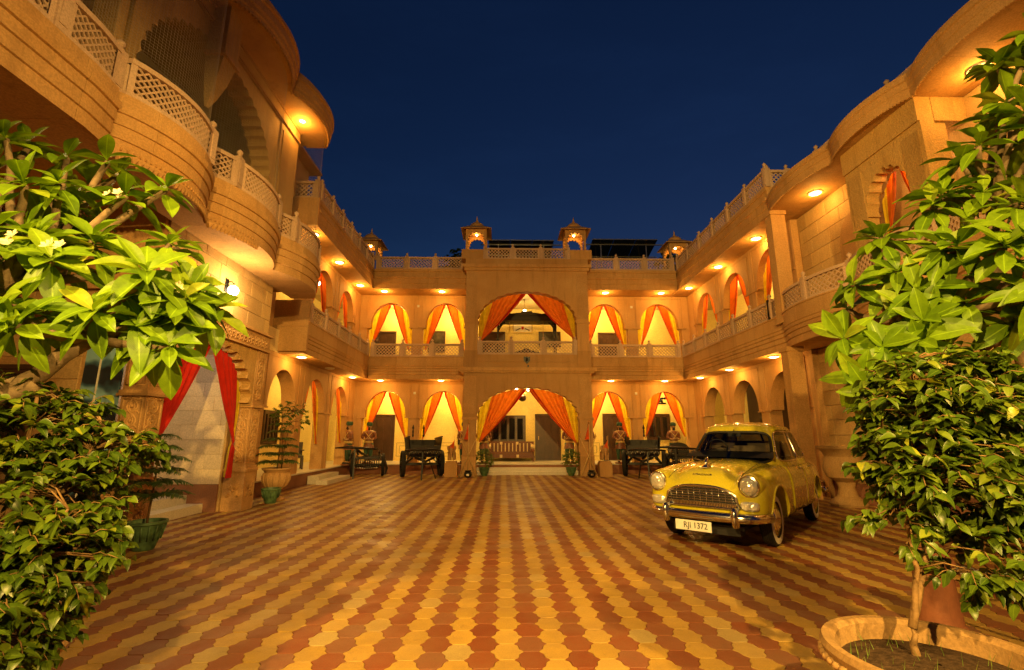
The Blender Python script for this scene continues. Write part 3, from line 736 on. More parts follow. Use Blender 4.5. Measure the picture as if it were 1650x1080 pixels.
MB(NF).grid([[(7.65 - w, .951, z), (7.65 + w, .951, z), (7.65 + w, .951 + q, z), (7.65 - w, .951 + q, z)] for z, w, q in ((8.3395, .19, .33), (7.95, .15, .24), (7.6, .09, .12), (7.4, .03, .04))], True, True).build('pendant', 'sandstone_carved', hb)
MB(NF).box(.8, 11.9, -1.4, -1.2, 5.5, 9.45).build('wall', 'sandstone_block', block)
MB(NF).box(11.25, 11.4, -1.2, .5, 5.5, 9.45).build('wall', 'sandstone', block)
MB(NF).box(6.9, 7.9, -1.1995, -1.15, 5.5, 8.2).build('upper_door', 'dark_wood', block)
# portico: pillars, arch, frieze, block wall
def carved_pillar(s0, s1, d0, d1):
    po = MB(NF).box(s0 + .03, s1 - .03, d0 + .03, d1 - .03, .92, 3.45).build('pillar', 'sandstone', block)
    MB(NF).box(s0, s1, d0, d1, 0, .80).box(s0 - .03, s1 + .03, d0 - .03, d1 + .03, .8005, .86).box(s0, s1, d0, d1, .8605, .92).build('pedestal', 'sandstone', po)
    MB(NF).box(s0 - .02, s1 + .02, d0 - .02, d1 + .02, 2.15, 2.19).build('impost', 'sandstone', po); MB(NF).box(s0, s1, d0, d1, 2.1905, 2.24).build('impost_cap', 'sandstone', po)
    # scroll relief on the two seen faces
    for face in ('east', 'south'):
        for z0, z1 in ((1.0, 2.1), (2.32, 3.4)):
            rl = MB(NF); L = (s1 - s0 if face == 'east' else d1 - d0) - .16; mid = (s0 + s1) / 2 if face == 'east' else (d0 + d1) / 2
            def P(u, z): return (mid + u, d1 - .03, z) if face == 'east' else (s0 + .03, mid + u, z)
            N = 26
            for ph in (0, pi):
                rl.tube([P(L * .30 * sin(ph + 2.5 * 2 * pi * q / N), lerp(z0, z1, q / N)) for q in range(N + 1)], .018, 5)
            for q in range(5):
                zc = lerp(z0, z1, (q + .5) / 5)
                rl.tube([P(L * .14 * cos(a), zc + .085 * sin(a)) for a in [2 * pi * k / 10 for k in range(10)]], .015, 5, closed=True)
                rl.ball(P(0, zc), .028, 6, 5)
                for sd in (-1, 1): rl.tube([P(sd * L * (.2 + .22 * cos(a)), zc + .1 + .05 * sin(a)) for a in [pi * 1.5 * k / 7 for k in range(8)]], .013, 5)
            for sd in (-1, 1): rl.tube([P(sd * L * .52, z0), P(sd * L * .52, z1)], .014, 5)
            rl.tube([P(-L * .52, z0), P(L * .52, z0)], .014, 5); rl.tube([P(-L * .52, z1), P(L * .52, z1)], .014, 5)
            rl.build('scroll_relief', 'sandstone', po, smooth=True)
        fl = MB(NF); zc = .42
        def P2(u, z): return (mid + u, d1 + .003, z) if face == 'east' else (s0 - .003, mid + u, z)
        for k in range(4):
            a = pi / 4 + k * pi / 2
            for w in (-.35, 0, .35): fl.tube([P2(.03 * cos(a), zc + .03 * sin(a)), P2(.10 * cos(a + w), zc + .10 * sin(a + w)), P2(.17 * cos(a), zc + .19 * sin(a))], .016, 5)
        fl.ball(P2(0, zc), .035, 8, 5); fl.build('flower_relief', 'sandstone', po, smooth=True)
    return po
carved_pillar(10.50, 10.95, .50, .94); carved_pillar(7.38, 7.83, .50, .94)
arch_bay(MB(NF), 7.8305, 10.4995, 2.2, 3.4495, .54, .90, 9.165, 1.26, 1.29, 2.24, 3.32, cusp=13, amp=.05, pw=.9).build('cusped_arch', 'sandstone_carved', block)
MB(NF).box(7.34, 10.97, .48, .94, 3.4505, 3.78).build('frieze', 'sandstone', block)
MB(NF).box(7.30, 11.01, .46, 1.00, 3.7805, 3.84).box(7.32, 10.99, .47, .98, 3.42, 3.4500).build('frieze_lip', 'sandstone', block)
fz = MB(NF); k = 7.48
while k < 10.9:
    fz.tube([(k + .05 * cos(a), 0.943, 3.61 + .10 * sin(a)) for a in [2 * pi * q / 10 for q in range(10)]], .016, 5, closed=True)
    fz.tube([(k - .07 + .05 * sin(q * .9), 0.943, 3.49 + .24 * q / 6) for q in range(7)], .012, 5); fz.ball((k, 0.945, 3.61), .03, 6, 5); k += .15
fz.build('frieze_scrolls', 'sandstone', block, smooth=True, kind='stuff')
MB(NF).box(7.36, 10.93, .50, .86, 3.841, 5.199).build('wall_core', 'sandstone', block)
block_wall(block, NF, 7.36, 10.93, 3.845, 5.195, .8605, .66, .34)
block_wall(block, rel(block)(lambda s, d, z: LW(10.9305 + d - .0, s, z)), .5, .87, 3.845, 5.195, 0, .5, .34)
MB(NF).box(7.30, 7.3595, -1.2, .86, 3.841, 5.199).build('wall', 'sandstone', block)
# recessed wall towards the gate, and the flank of the portico
MB(NF).box(.8, 7.37, -2.4, -2.0, 0, 5.199).build('wall', 'sandstone', block)
MB(NF).box(.8, 7.37, -2.4, -1.2, 5.20, 5.50).build('balcony_floor', 'soffit_plaster', block)
SF = rel(block)(lambda s, d, z: LW(7.385 - d, s, z))
MB(SF).box(-2.0, .499, -.1, 0, 3.3, 5.199).box(-2.0, -.12, -.1, 0, 0, 3.2995).build('flank_wall', 'sandstone', block)
block_wall(block, SF, -1.98, .85, 3.85, 5.19, .0005, .6, .34, t=.02)
block_wall(block, SF, -1.98, -.14, .3, 3.8, .0005, .6, .34, holes=((-1.75, -.7, 1.1, 2.7),), t=.012)
window(block, rel(block)(lambda s, d, z: LW(7.385 - d - .002, s, z)), -1.65, -.8, 1.2, 2.55, 0, 2)
pf = MB(SF).box(-.119, .47, -.06, -.03, .35, 3.29).build('mural_panel', 'mural', block)
MB(SF).box(.12, .135, -.0295, -.01, .35, 3.29).build('panel_joint', 'lamp_rim', pf)
# inside of the portico: steps, floor, block walls, glazed picture and dark door frame
MB(NF).box(7.6, 10.41, -1.4, .20, 0, .17).build('step', 'marble', block)
MB(NF).box(7.6, 10.41, -1.4, -.15, .1705, .34).build('step', 'marble', block)
MB(NF).box(7.3, 11.9, -1.8, -1.4, 0, 5.199).build('wall', 'sandstone_block', block)
block_wall(block, NF, 9.0, 10.9, .55, 3.4, -1.3995, .6, .30, mat='marble_block', t=.012, e=.0018, c=.003)
MB(NF).box(9.0, 10.9, -1.399, -1.36, .341, .549).build('skirting', 'marble', block)
MB(NF).box(10.45, 10.94, -1.39, .49, .0, 3.84).build('wall', 'sandstone_block', block)
block_wall(block, rel(block)(lambda s, d, z: LW(10.4495 - d, s, z)), -1.35, .45, .55, 3.3, 0, .6, .30, mat='marble_block', t=.012, e=.0018, c=.003)
MB(NF).box(10.40, 10.4490, -1.39, .45, .0, .549).build('skirting', 'red_plinth', block)
MB(NF).box(8.86, 8.99, -1.3995, -1.25, .34, 3.2).box(7.8, 8.859, -1.3995, -1.25, 3.0, 3.2).box(7.7, 7.7995, -1.3995, -1.25, .34, 3.2).build('door_frame', 'dark_wood', block)
MB(NF).box(7.80, 8.859, -1.3995, -1.34, .34, 2.999).build('glass_door', 'window_dark', block)
MB(NF).box(7.0, 11.3, -1.4, .5, 3.46, 3.6).build('portico_ceiling', 'soffit_plaster', block)

# fine bird net hung between the railing and the roof
net = MB(NF); 
sp = .045; ss_ = [s for s in [4.0 + k * .1 for k in range(78)]]
def dn(s): return e_left(s) - .20
k = 4.0
while k < 11.75:
    a, b = k, k + .0035; net.add([(a, dn(k), 6.42), (b, dn(k), 6.42), (b, dn(k), 9.44), (a, dn(k), 9.44)], [(0, 1, 2, 3)]); k += sp
z = 6.45
while z < 9.44:
    net.grid([[(s, dn(s) + .001, z), (s, dn(s) + .001, z + .0035)] for s in ss_]); z += sp
nt_ = tag(net.build('bird_net', 'net_cord', fix=False), 'fine pale bird net hung over the upper arches above the bowed balcony', 'net'); nt_.location = block.location
# ================================================================ lamps
DL = 24.0
def dl_row(pts, z, label, group, e=DL, **kw):
    for k, (x, y) in enumerate(pts): downlight((x, y, z - .001), label[k] if isinstance(label, (list, tuple)) else label, group, e, **kw)
ORD = ('first', 'second', 'third', 'fourth', 'fifth')
def rank(txt, n, rev=False): return [txt % (ORD[n - 1 - k] if rev else ORD[k]) for k in range(n)]
dl_row([(-5.98, 13.95), (-6.0, 18.87)], 3.85, rank('round lit lamp under the verandah steps balcony, %s from the rear corner', 2, True), 'lamps under the balcony beside the verandah steps')
dl_row([(-5.16, 19.95), (-2.62, 19.95)], 3.85, rank('round lit lamp under the rear balcony above the carts, %s from the porch', 2, True), 'lamps under the rear balcony far from the car')
dl_row([(4.59, 19.95), (6.9, 19.95)], 3.85, rank('round lit lamp under the rear balcony on the car side, %s from the porch', 2), 'lamps under the rear balcony near the car')
dl_row([(7.95, 18.8), (8.0, 16.4), (8.02, 13.65)], 3.85, rank('round lit lamp under the balcony behind the yellow car, %s from the rear corner', 3), 'lamps under the balcony behind the car')
dl_row([(-5.95, 13.95), (-5.98, 16.4), (-6.02, 19.1)], 7.75, rank('round lit roof soffit lamp beside the netted block, %s from the rear corner', 3, True), 'roof soffit lamps beside the netted block')
dl_row([(-5.2, 19.9), (-2.69, 19.9)], 7.75, rank('round lit lamp in the rear roof soffit above the carts, %s from the porch', 2, True), 'rear roof soffit lamps far from the car')
dl_row([(4.52, 19.95), (7.0, 19.95)], 7.75, rank('round lit lamp in the rear roof soffit on the car side, %s from the porch', 2), 'rear roof soffit lamps near the car')
dl_row([(7.95, 19.2), (8.05, 16.6), (8.1, 14.0), (8.12, 11.1), (8.18, 6.84)], 7.75, rank('round lit roof soffit lamp above the yellow car, %s from the rear corner', 5), 'roof soffit lamps above the car')
dl_row([(-5.15, 10.75)], 9.4495, 'single lit lamp in the high bowed roof soffit of the netted block', 'lamp of the netted block', 26)
def unlit(p, label):
    t = thing('ceiling_lamp', label, 'lamp', p)
    MB().lathe([(.16, 0), (.16, -.03), (.135, -.034)], n=20, cap=False).build('rim', 'lamp_rim', t)
    MB().lathe([(.134, -.03), (.1, -.05), (.05, -.062), (.01, -.065)], n=18).build('diffuser', 'lamp_rim', t, smooth=True)
unlit((-6.02, 16.4, 3.849), 'unlit round lamp under the balcony between two lit ones')
unlit((-6.0, 11.3, 5.199), 'unlit round lamp under the bowed lattice balcony')
# globe lamp on the block wall
t = thing('wall_lamp', 'glowing globe lamp on a bracket high on the block wall above the carved frieze', 'lamp', (-5.505, 9.07, 4.38))
MB().box(0.0, .02, -.05, .05, -.05, .22).build('back_plate', 'black_iron', t)
MB().tube([(.01, 0, .15), (.10, 0, .17), (.15, 0, .12), (.15, 0, .06)], .012, 6).build('arm', 'black_iron', t, smooth=True)
MB().ball((.15, 0, -.02), .10, 16, 10).build('globe', 'room_glow', t, smooth=True)
light('lamp_light', 'POINT', (.33, 0, -.02), 60, (1.0, .66, .26), t, .09)

# rooms and corridors behind the arches
def room_lamp(p, label, e=55, col=ROOM, r=.09, drop=.10, group='lamps inside the verandahs'):
    t = thing('room_lamp', label, 'lamp', p, 0, group)
    MB().lathe([(.05, 0), (.05, -.02), (.012, -.03), (.012, -drop)], n=10).build('stem', 'brass', t)
    MB().ball((0, 0, -drop - r * .8), r, 14, 8).build('globe', 'room_glow', t, smooth=True)
    light('lamp_light', 'POINT', (0, 0, -drop - r * 2 - .06), e, col, t, .08)
for x, w in ((-5.3, 'the arch by the verandah steps'), (-2.3, 'the arch behind the flared cart'), (4.3, 'the arch between porch and car')): room_lamp((x, 21.9, 3.86), 'white globe lamp on the ground floor ceiling inside ' + w, 105, group='ground floor verandah lamps')
room_lamp((7.3, 21.9, 3.86), 'white globe lamp on the verandah ceiling near the black wall plaque', 75)
for x, w in ((-5.0, 'the corner arch above the verandah steps'), (-2.3, 'the arch with the foliage painting'), (4.2, 'the porch side arch towards the car'), (6.6, 'the corner arch towards the car')): room_lamp((x, 22.1, 7.76), 'white globe lamp on the upper ceiling inside ' + w, 115, group='upper verandah lamps')
room_lamp((CX, 21.2, 7.76), 'white globe lamp above the carved swing on the porch balcony', 70, drop=.5)
for k, y in enumerate( (18.6, 16.0)): room_lamp((-7.5, y, 3.86), 'white globe lamp inside the ground floor verandah beside the steps, %s from the rear' % ORD[k], 40, group='lamps inside the verandah beside the steps')
for k, y in enumerate( (18.4, 15.6)): room_lamp((-7.5, y, 7.76), 'white globe lamp inside the upper gallery beside the netted block, %s from the rear' % ORD[k], 40, group='lamps inside the gallery beside the netted block')
for k, y in enumerate( (18.6, 16.1, 13.7)): room_lamp((9.6, y, 7.76), 'white globe lamp inside the upper gallery above the yellow car, %s from the rear' % ORD[k], 55, group='lamps inside the gallery above the car')
room_lamp((8.35, 8.5, 7.2), 'globe lamp inside the curtained pavilion above the plumeria', 14, (1.0, .5, .16), .06, .05)
# cooler lamp inside the carved portico
t = thing('portico_lamp', 'white ceiling lamp inside the carved portico with red curtains', 'lamp', (-6.6, 8.7, 3.459))
MB().box(-.09, .09, -.35, .35, -.05, 0).build('case', 'lamp_rim', t)
MB().box(-.06, .06, -.32, .32, -.07, -.0501).build('tube', 'room_glow', t)
light('lamp_light', 'POINT', (0, 0, -.16), 26, (1.0, .80, .55), t, .1)
# the pair of garden floodlights beside the gate
def floodlight(loc, target, label, e, spot=95):
    t = thing('floodlight', label, 'floodlight', (loc[0], loc[1], 0))
    MB().tube([(0, 0, 0), (0, 0, loc[2] - .1)], .03, 8).build('pole', 'black_iron', t, smooth=True)
    MB().lathe([(.2, 0), (.2, .02), (.05, .04)], n=14).build('foot', 'black_iron', t)
    d = Vector(target) - Vector(loc); q = d.to_track_quat('-Z', 'Y')
    h = MB().box(-.17, .17, -.13, .13, -.0, .10).build('housing', 'black_iron', t); h.location = (0, 0, loc[2]); h.rotation_euler = q.to_euler()
    gl = MB().box(-.15, .15, -.11, .11, -.012, -.0005).build('lens', 'flood_glow', h)
    light('flood_light', 'SPOT', (0, 0, -.05), e, FLOOD, h, .09, None, spot, .5)
floodlight((-3.6, -2.2, 5.4), (3.6, 5.2, 1.8), 'black floodlight on a pole beside the gate, aimed at the potted shrub and car', 3200, 84)
floodlight((4.6, -2.0, 5.8), (-2.9, 4.2, 1.6), 'black floodlight on a pole beside the gate, aimed at the plumeria by the carved portico', 2900, 70)
floodlight((.9, -5.0, 6.2), (1.6, 14, 2.2), 'added unseen floodlight on a tall pole, brightening the porch', 5200, 72)  # extra flood added out of view to brighten the facade and courtyard floor

# ================================================================ curtains
RG = 'curtains of the rear arcade'
names = {0: 'the arch by the verandah steps', 1: 'the arch beside the flared cart', 2: 'the arch between porch and car', 3: 'the arch under the car side corner'}
for lvl, zs, za, tz, w in (('ground floor', 2.33, 3.44, 1.45, 'lower'), ('upper floor', 6.28, 7.40, 5.3, 'upper')):
    for i, off in enumerate((-6.05, -3.6, 3.6, 6.05)):
        for sd in (-1, 1):
            inner = (sd > 0) == (off < 0)
            curtain(BK, CX + off, sd, .87, zs, za, tz, -.20, '%s orange curtain of %s, jamb %s the porch' % (w, names[i], 'nearer' if inner else 'farther from'), RG, jw=1.0)
for lvl, zs, za, tz in (('ground floor', 2.24, 3.43, 1.35), ('upper', 6.17, 7.45, 5.45)):
    for sd in (-1, 1):
        curtain(PF, CX, sd, 2.02, zs, za, tz, -.22, 'wide orange curtain in the %s porch arch drawn %s the yellow car' % (lvl, 'towards' if sd > 0 else 'away from'), 'curtains of the porch', jw=2.05, amp=.06, split=.50)
for c in (18.8, 16.35):
    for sd in (-1, 1):
        curtain(LW, c, sd, .87, 2.33, 3.44, 1.3, -.20, 'orange ground floor curtain %s the verandah steps tied at the %s pier' % ('past' if c > 17 else 'beside', 'rear' if sd > 0 else 'front'), 'curtains of the verandah beside the steps', jw=1.0)
        curtain(LW, c, sd, .87, 6.28, 7.36, 5.3, -.20, 'orange upper gallery curtain %s the netted block tied at the %s pier' % ('farther from' if c > 17 else 'next to', 'rear' if sd > 0 else 'front'), 'curtains of the gallery beside the netted block', jw=1.0)
for k, c in enumerate((18.8, 16.35, 13.9)):
    for sd in (-1, 1):
        curtain(RW, c, sd, .87, 6.28, 7.36, 5.2, -.20, 'curtain of the %s gallery arch from the rear above the car, %s pier' % (('first', 'second', 'third')[k], 'rear' if sd > 0 else 'front'), 'curtains of the gallery above the car', jw=1.0)
for sd in (-1, 1):
    curtain(LW, 9.165, sd, 1.25, 2.24, 3.30, 1.45, .70, 'long red curtain of the carved portico tied to its %s pillar' % ('rear' if sd > 0 else 'front'), 'curtains of the carved portico', 'cloth_red', jw=1.27, amp=.05, tail=.75, split=.66)
    curtain(RW, 8.52, sd, .55, 6.05, 6.84, 5.5, .40, 'red and yellow curtain in the carved pavilion arch, %s half' % ('rear' if sd > 0 else 'front'), 'curtains of the pavilion', jw=.57)
# ================================================================ the old yellow saloon car
from mathutils.bvhtree import BVHTree
m, n, p, out = new_mat('car_paint'); setp(p, .22, 0, .5); p.inputs['Coat Weight'].default_value = 1.0; p.inputs['Coat Roughness'].default_value = .04
co = opos(n); n.links.new(ramp(n, noise(n, co, 2.5, 3), [(.3, (.54, .46, .020)), (.7, (.60, .51, .026))]), p.inputs['Base Color'])
du = ramp(n, noise(n, wpos(n), 9, 6, .7), [(.35, (.16,) * 3), (.75, (.42,) * 3)]); n.links.new(du, p.inputs['Roughness'])
mat_plain('chrome', (.78, .74, .66), .16, 1.0, .5, .08, 30, obj=True)
m, n, p, out = new_mat('car_glass'); setp(p, .02, 0, .5); p.inputs['Base Color'].default_value = (.75, .8, .78, 1); p.inputs['Transmission Weight'].default_value = 1.0; p.inputs['IOR'].default_value = 1.05
gl = nd(n, 'ShaderNodeBsdfGlossy'); gl.inputs['Roughness'].default_value = .02; tr = nd(n, 'ShaderNodeBsdfTransparent'); tr.inputs[0].default_value = (.86, .88, .86, 1)
fr = nd(n, 'ShaderNodeFresnel'); fr.inputs[0].default_value = 1.45; mx = nd(n, 'ShaderNodeMixShader')
n.links.new(fr.outputs[0], mx.inputs[0]); n.links.new(tr.outputs[0], mx.inputs[1]); n.links.new(gl.outputs[0], mx.inputs[2]); n.links.new(mx.outputs[0], out.inputs[0])
m, n, p, out = new_mat('lamp_glass'); setp(p, .12, .55, .8); p.inputs['Base Color'].default_value = (.80, .78, .72, 1)
v = nd(n, 'ShaderNodeTexVoronoi'); v.inputs['Scale'].default_value = 26; n.links.new(opos(n), v.inputs['Vector']); bump(n, p, v.outputs['Distance'], .5, .02)
mat_plain('white_wall', (.70, .66, .56), .6, obj=True); mat_plain('plate_white', (.75, .73, .66), .45, obj=True); mat_plain('car_dark', (.010, .009, .009), .6, obj=True)
mat_plain('seat_cloth', (.10, .075, .05), .8, obj=True); mat_plain('grille_dark', (.02, .016, .01), .6, obj=True)

car = thing('vintage_car', 'glossy yellow vintage saloon car with chrome grille and whitewall tyres', 'car')
def text_mesh(txt, size, depth=.003, name='lettering'):
    cu = bpy.data.curves.new(name, 'FONT'); cu.body = txt; cu.size = size; cu.extrude = depth; cu.align_x = 'CENTER'; cu.align_y = 'CENTER'
    o = bpy.data.objects.new(name, cu); C.objects.link(o); dg = bpy.context.evaluated_depsgraph_get(); dg.update()
    me = bpy.data.meshes.new_from_object(o.evaluated_get(dg)); bpy.data.objects.remove(o); bpy.data.curves.remove(cu); return me
def tab(*a): return list(a)
T_zc = tab((-2.30, .60), (-2.2, .72), (-2.0, .88), (-1.7, 1.0), (-1.35, 1.05), (.9, 1.05), (1.2, 1.045), (1.5, 1.02), (1.75, .97), (1.90, .90), (1.98, .83), (2.03, .76))
T_zv = tab((-2.30, .58), (-2.2, .70), (-2.0, .85), (-1.7, .97), (-1.35, 1.03), (.8, 1.02), (1.2, .97), (1.5, .92), (1.8, .85), (1.95, .77), (2.03, .70))
T_zf = tab((-2.30, .55), (-2.2, .66), (-2.0, .80), (-1.7, .92), (-1.2, .99), (.6, .99), (1.0, .985), (1.4, .97), (1.75, .95), (1.90, .91), (1.98, .84), (2.03, .74))
T_w = tab((-2.30, .50), (-2.22, .62), (-2.0, .74), (-1.6, .81), (-1.0, .83), (.6, .83), (1.3, .83), (1.7, .82), (1.88, .795), (1.96, .75), (2.01, .69), (2.03, .64))
T_zl = tab((-2.30, .40), (-2.0, .34), (-1.6, .29), (1.5, .29), (1.9, .38), (2.03, .42))
def section(x):
    zc, zv, zf, w, zl = (interp(t, x) for t in (T_zc, T_zv, T_zf, T_w, T_zl)); k = w / .83
    H = [(0, zc), (.18 * k, zc - .006), (.34 * k, lerp(zc, zv, .35)), (.46 * k, zv), (.56 * k, lerp(zv, zf, .72)), (.66 * k, zf), (.76 * k, zf - .05), (.815 * k, zf - .16), (.83 * k, lerp(zl, zf, .45)), (.825 * k, lerp(zl, zf, .2)), (.79 * k, zl), (.6 * k, zl - .02)]
    return [(x, y, z) for y, z in H] + [(x, -y, z) for y, z in reversed(H[1:])]
xs = [2.03, 2.01, 1.97, 1.90, 1.80, 1.65, 1.45, 1.2, .95, .6, .2, -.3, -.8, -1.2, -1.5, -1.75, -1.95, -2.1, -2.2, -2.27, -2.30]
b = MB().grid([section(x) for x in xs], True, True)
bo = b.build('body', 'car_paint', car)
sub = bo.modifiers.new('s', 'SUBSURF'); sub.levels = 2; sub.render_levels = 2
def apply_mods(o):
    dg = bpy.context.evaluated_depsgraph_get(); dg.update(); me = bpy.data.meshes.new_from_object(o.evaluated_get(dg)); o.modifiers.clear(); o.data = me; return o
cut = MB()
AX_F, AX_R, RW_ = 1.33, -1.23, .325
for ax, rr in ((AX_F, .405), (AX_R, .385)):
    for sd in (-1, 1):
        pr = [(ax + rr * cos(a) * 1.02, .34 + rr * sin(a)) for a in [2 * pi * k / 40 for k in range(40)]]
        cut.prism([(x, z) for x, z in pr], 1, sd * .50, sd * 1.2)
cu = cut.build('cutter', 'car_dark'); bm_ = bo.modifiers.new('b', 'BOOLEAN'); bm_.operation = 'DIFFERENCE'; bm_.object = cu; bm_.solver = 'EXACT'
apply_mods(bo); bpy.data.objects.remove(cu); smooth_mesh(bo.data, 40)
if not bo.data.materials: bo.data.materials.append(M['car_paint'])
bo.data.materials.clear(); bo.data.materials.append(M['car_paint'])
bt = BVHTree.FromPolygons([v.co for v in bo.data.vertices], [tuple(p.vertices) for p in bo.data.polygons])
def hit(o, d):
    r = bt.ray_cast(Vector(o), Vector(d)); return (r[0], r[1]) if r[0] else (None, None)
for ax, rr in ((AX_F, .40), (AX_R, .38)):
    for sd in (-1, 1):
        pts = []
        for k in range(25):
            a = radians(-12 + 204 * k / 24); x, z = ax + 1.02 * (rr + .012) * cos(a), .34 + (rr + .012) * sin(a)
            h, nn = hit((x, sd * 2, z), (0, -sd, 0))
            if h and abs(h.y) > .55: pts.append((x, h.y, z))
        if len(pts) > 3: MB().tube(pts, .016, 6).build('wheel_arch', 'car_paint', car, smooth=True)
# doors: thin skins that follow the side
for sd in (-1, 1):
    for x0, x1 in ((.62, -.30), (-.315, -1.0)):
        rows = []
        for i in range(13):
            x = lerp(x0, x1, i / 12); row = []
            for j in range(11):
                z = lerp(.34, .965, j / 10)
                if x1 < -.9: x_ = max(x, AX_R + sqrt(max(0, .41 ** 2 - (z - .34) ** 2)) + .0) if i == 12 or x < AX_R + .41 else x
                else: x_ = x
                h, nn = hit((x_, sd * 2, z), (0, -sd, 0))
                row.append((x_, (h.y if h else sd * .83) + sd * .006, z))
            rows.append(row)
        d = MB().grid(rows).build('door', 'car_paint', car, smooth=True, fix=False)
        md = d.modifiers.new('t', 'SOLIDIFY'); md.thickness = .008; md.offset = 0
        hx = lerp(x0, x1, .86); h, nn = hit((hx, sd * 2, .90), (0, -sd, 0)); y = (h.y if h else .83 * sd) + sd * .03
        MB().tube([(hx + .07, y, .90), (hx - .07, y, .905)], .012, 8).tube([(hx + .05, y, .90), (hx + .05, y - sd * .03, .90)], .01, 6).build('handle', 'chrome', d, smooth=True)
    # bonnet seam, belt trim
    pts = []
    for k in range(15):
        x = lerp(.92, 1.94, k / 14); h, nn = hit((x, sd * .485, 2), (0, 0, -1))
        if h: pts.append(tuple(h + Vector((0, 0, .001))))
    if len(pts) > 3: MB().tube(pts, .004, 5).build('bonnet_seam', 'car_dark', car)
# ---- greenhouse
def ring(v):
    if v <= .8:
        t = v / .8; e = t ** 1.15
        return lerp(.96, .36, e), lerp(-1.50, -1.02, t ** 1.5), lerp(.755, .585, t ** 1.2), lerp(.94, 1.475, t)
    t = (v - .8) / .2; q = cos(t * pi / 2) ** .75 if t < 1 else 0.0
    cx, a = (.36 - 1.02) / 2, (.36 + 1.02) / 2
    return cx + a * q, cx - a * q, .585 * q, 1.475 + .125 * sin(t * pi / 2)
NP = 4.0
def G(X, Y, v):
    xf, xr, bb, z = ring(v); cx, a = (xf + xr) / 2, (xf - xr) / 2; return Vector((cx + a * X, bb * Y, z))
raw = []
for k in range(2000):
    th = 2 * pi * k / 2000; raw.append((math.copysign(abs(cos(th)) ** (2 / NP), cos(th)), math.copysign(abs(sin(th)) ** (2 / NP), sin(th))))
cum = [0]
for a, c in zip(raw, raw[1:] + raw[:1]): cum.append(cum[-1] + hypot((c[0] - a[0]) * 1.0, (c[1] - a[1]) * .67))
NU = 168; UV = []; j = 0
for k in range(NU):
    t = cum[-1] * k / NU
    while cum[j + 1] < t: j += 1
    UV.append(raw[j])
VS = [k / 40 for k in range(33)] + [.83, .86, .89, .92, .95, .98, .998]
WINS = {'windscreen': ('F', 0, .84, .41, .33), 'rear_window': ('R', 0, .72, .46, .26)}
SIDE = [('front_window', .38, .40, .44, .32), ('rear_door_window', -.38, .33, .45, .30)]
def se(a, b, q=6.0): return abs(a) ** q + abs(b) ** q
def which(X, Y, v):
    if X > 0 and abs(Y) < .9 and se(Y / .84, (v - .41) / .33) < 1 and X > .6: return 'windscreen', 1
    if X < 0 and abs(Y) < .9 and se(Y / .74, (v - .46) / .26) < 1 and X < -.6: return 'rear_window', 1
    if abs(Y) > .6:
        for nm, cx, hw, cv, hv in SIDE:
            if se((X - cx) / hw, (v - cv) / hv) < 1: return nm, (1 if Y > 0 else -1)
    return None, 0
shell = MB(); glass = {}
P = {}
for jv, v in enumerate(VS):
    for i, (X, Y) in enumerate(UV): P[i, jv] = tuple(G(X, Y, v))
sv, sf = [], []; idx = {}
def vid(store, key):
    if key not in store[1]: store[1][key] = len(store[0]); store[0].append(P[key])
    return store[1][key]
stores = {None: ([], {}, [])}
for jv in range(len(VS) - 1):
    for i in range(NU):
        i2 = (i + 1) % NU; X = (UV[i][0] + UV[i2][0]) / 2; Y = (UV[i][1] + UV[i2][1]) / 2; v = (VS[jv] + VS[jv + 1]) / 2
        w = which(X, Y, v) if v < .8 else (None, 0); key = None if w[0] is None else w
        st = stores.setdefault(key, ([], {}, [])); st[2].append([vid(st, (i, jv)), vid(st, (i2, jv)), vid(st, (i2, jv + 1)), vid(st, (i, jv + 1))])
st = stores[None]; top = len(VS) - 1; st[2].append([vid(st, (i, top)) for i in range(NU)])
roof = MB().add(st[0], st[2]).build('cabin', 'car_paint', car, smooth=True)
md = roof.modifiers.new('t', 'SOLIDIFY'); md.thickness = .02; md.offset = -1
for key, st in stores.items():
    if key is None: continue
    gm = MB().add([tuple(Vector(q) * 1.0) for q in st[0]], st[2]).build(key[0], 'car_glass', car, smooth=True, fix=False)
def gasket(fn, mat, r, parent, name):
    pts = []
    for k in range(64):
        a = 2 * pi * k / 64; ca, sa = cos(a), sin(a)
        u = math.copysign(abs(ca) ** (1 / 3), ca); w = math.copysign(abs(sa) ** (1 / 3), sa); pts.append(fn(u, w))
    MB().tube(pts, r, 6, closed=True).build(name, mat, parent, smooth=True)
def sx(Y): return max(0, 1 - abs(Y) ** NP) ** (1 / NP)
gasket(lambda u, w: G(sx(.84 * u), .84 * u, .41 + .33 * w), 'car_dark', .022, car, 'windscreen_seal')
gasket(lambda u, w: G(-sx(.74 * u), .74 * u, .46 + .26 * w), 'car_dark', .018, car, 'rear_window_seal')
for sd in (-1, 1):
    for nm, cx, hw, cv, hv in SIDE:
        gasket(lambda u, w: G(cx + hw * u, sd * sx(cx + hw * u), cv + hv * w), 'chrome', .014, car, 'window_trim')
    MB().tube([G(.22, sd * sx(.22), .13), G(.20, sd * sx(.20), .75)], .010, 6).build('vent_bar', 'chrome', car)
    # rain gutter
    MB().tube([G(X, sd * sx(X), .80) + Vector((0, sd * .008, 0)) for X in [lerp(.80, -.80, k / 20) for k in range(21)]], .010, 6).build('rain_gutter', 'car_paint', car, smooth=True)
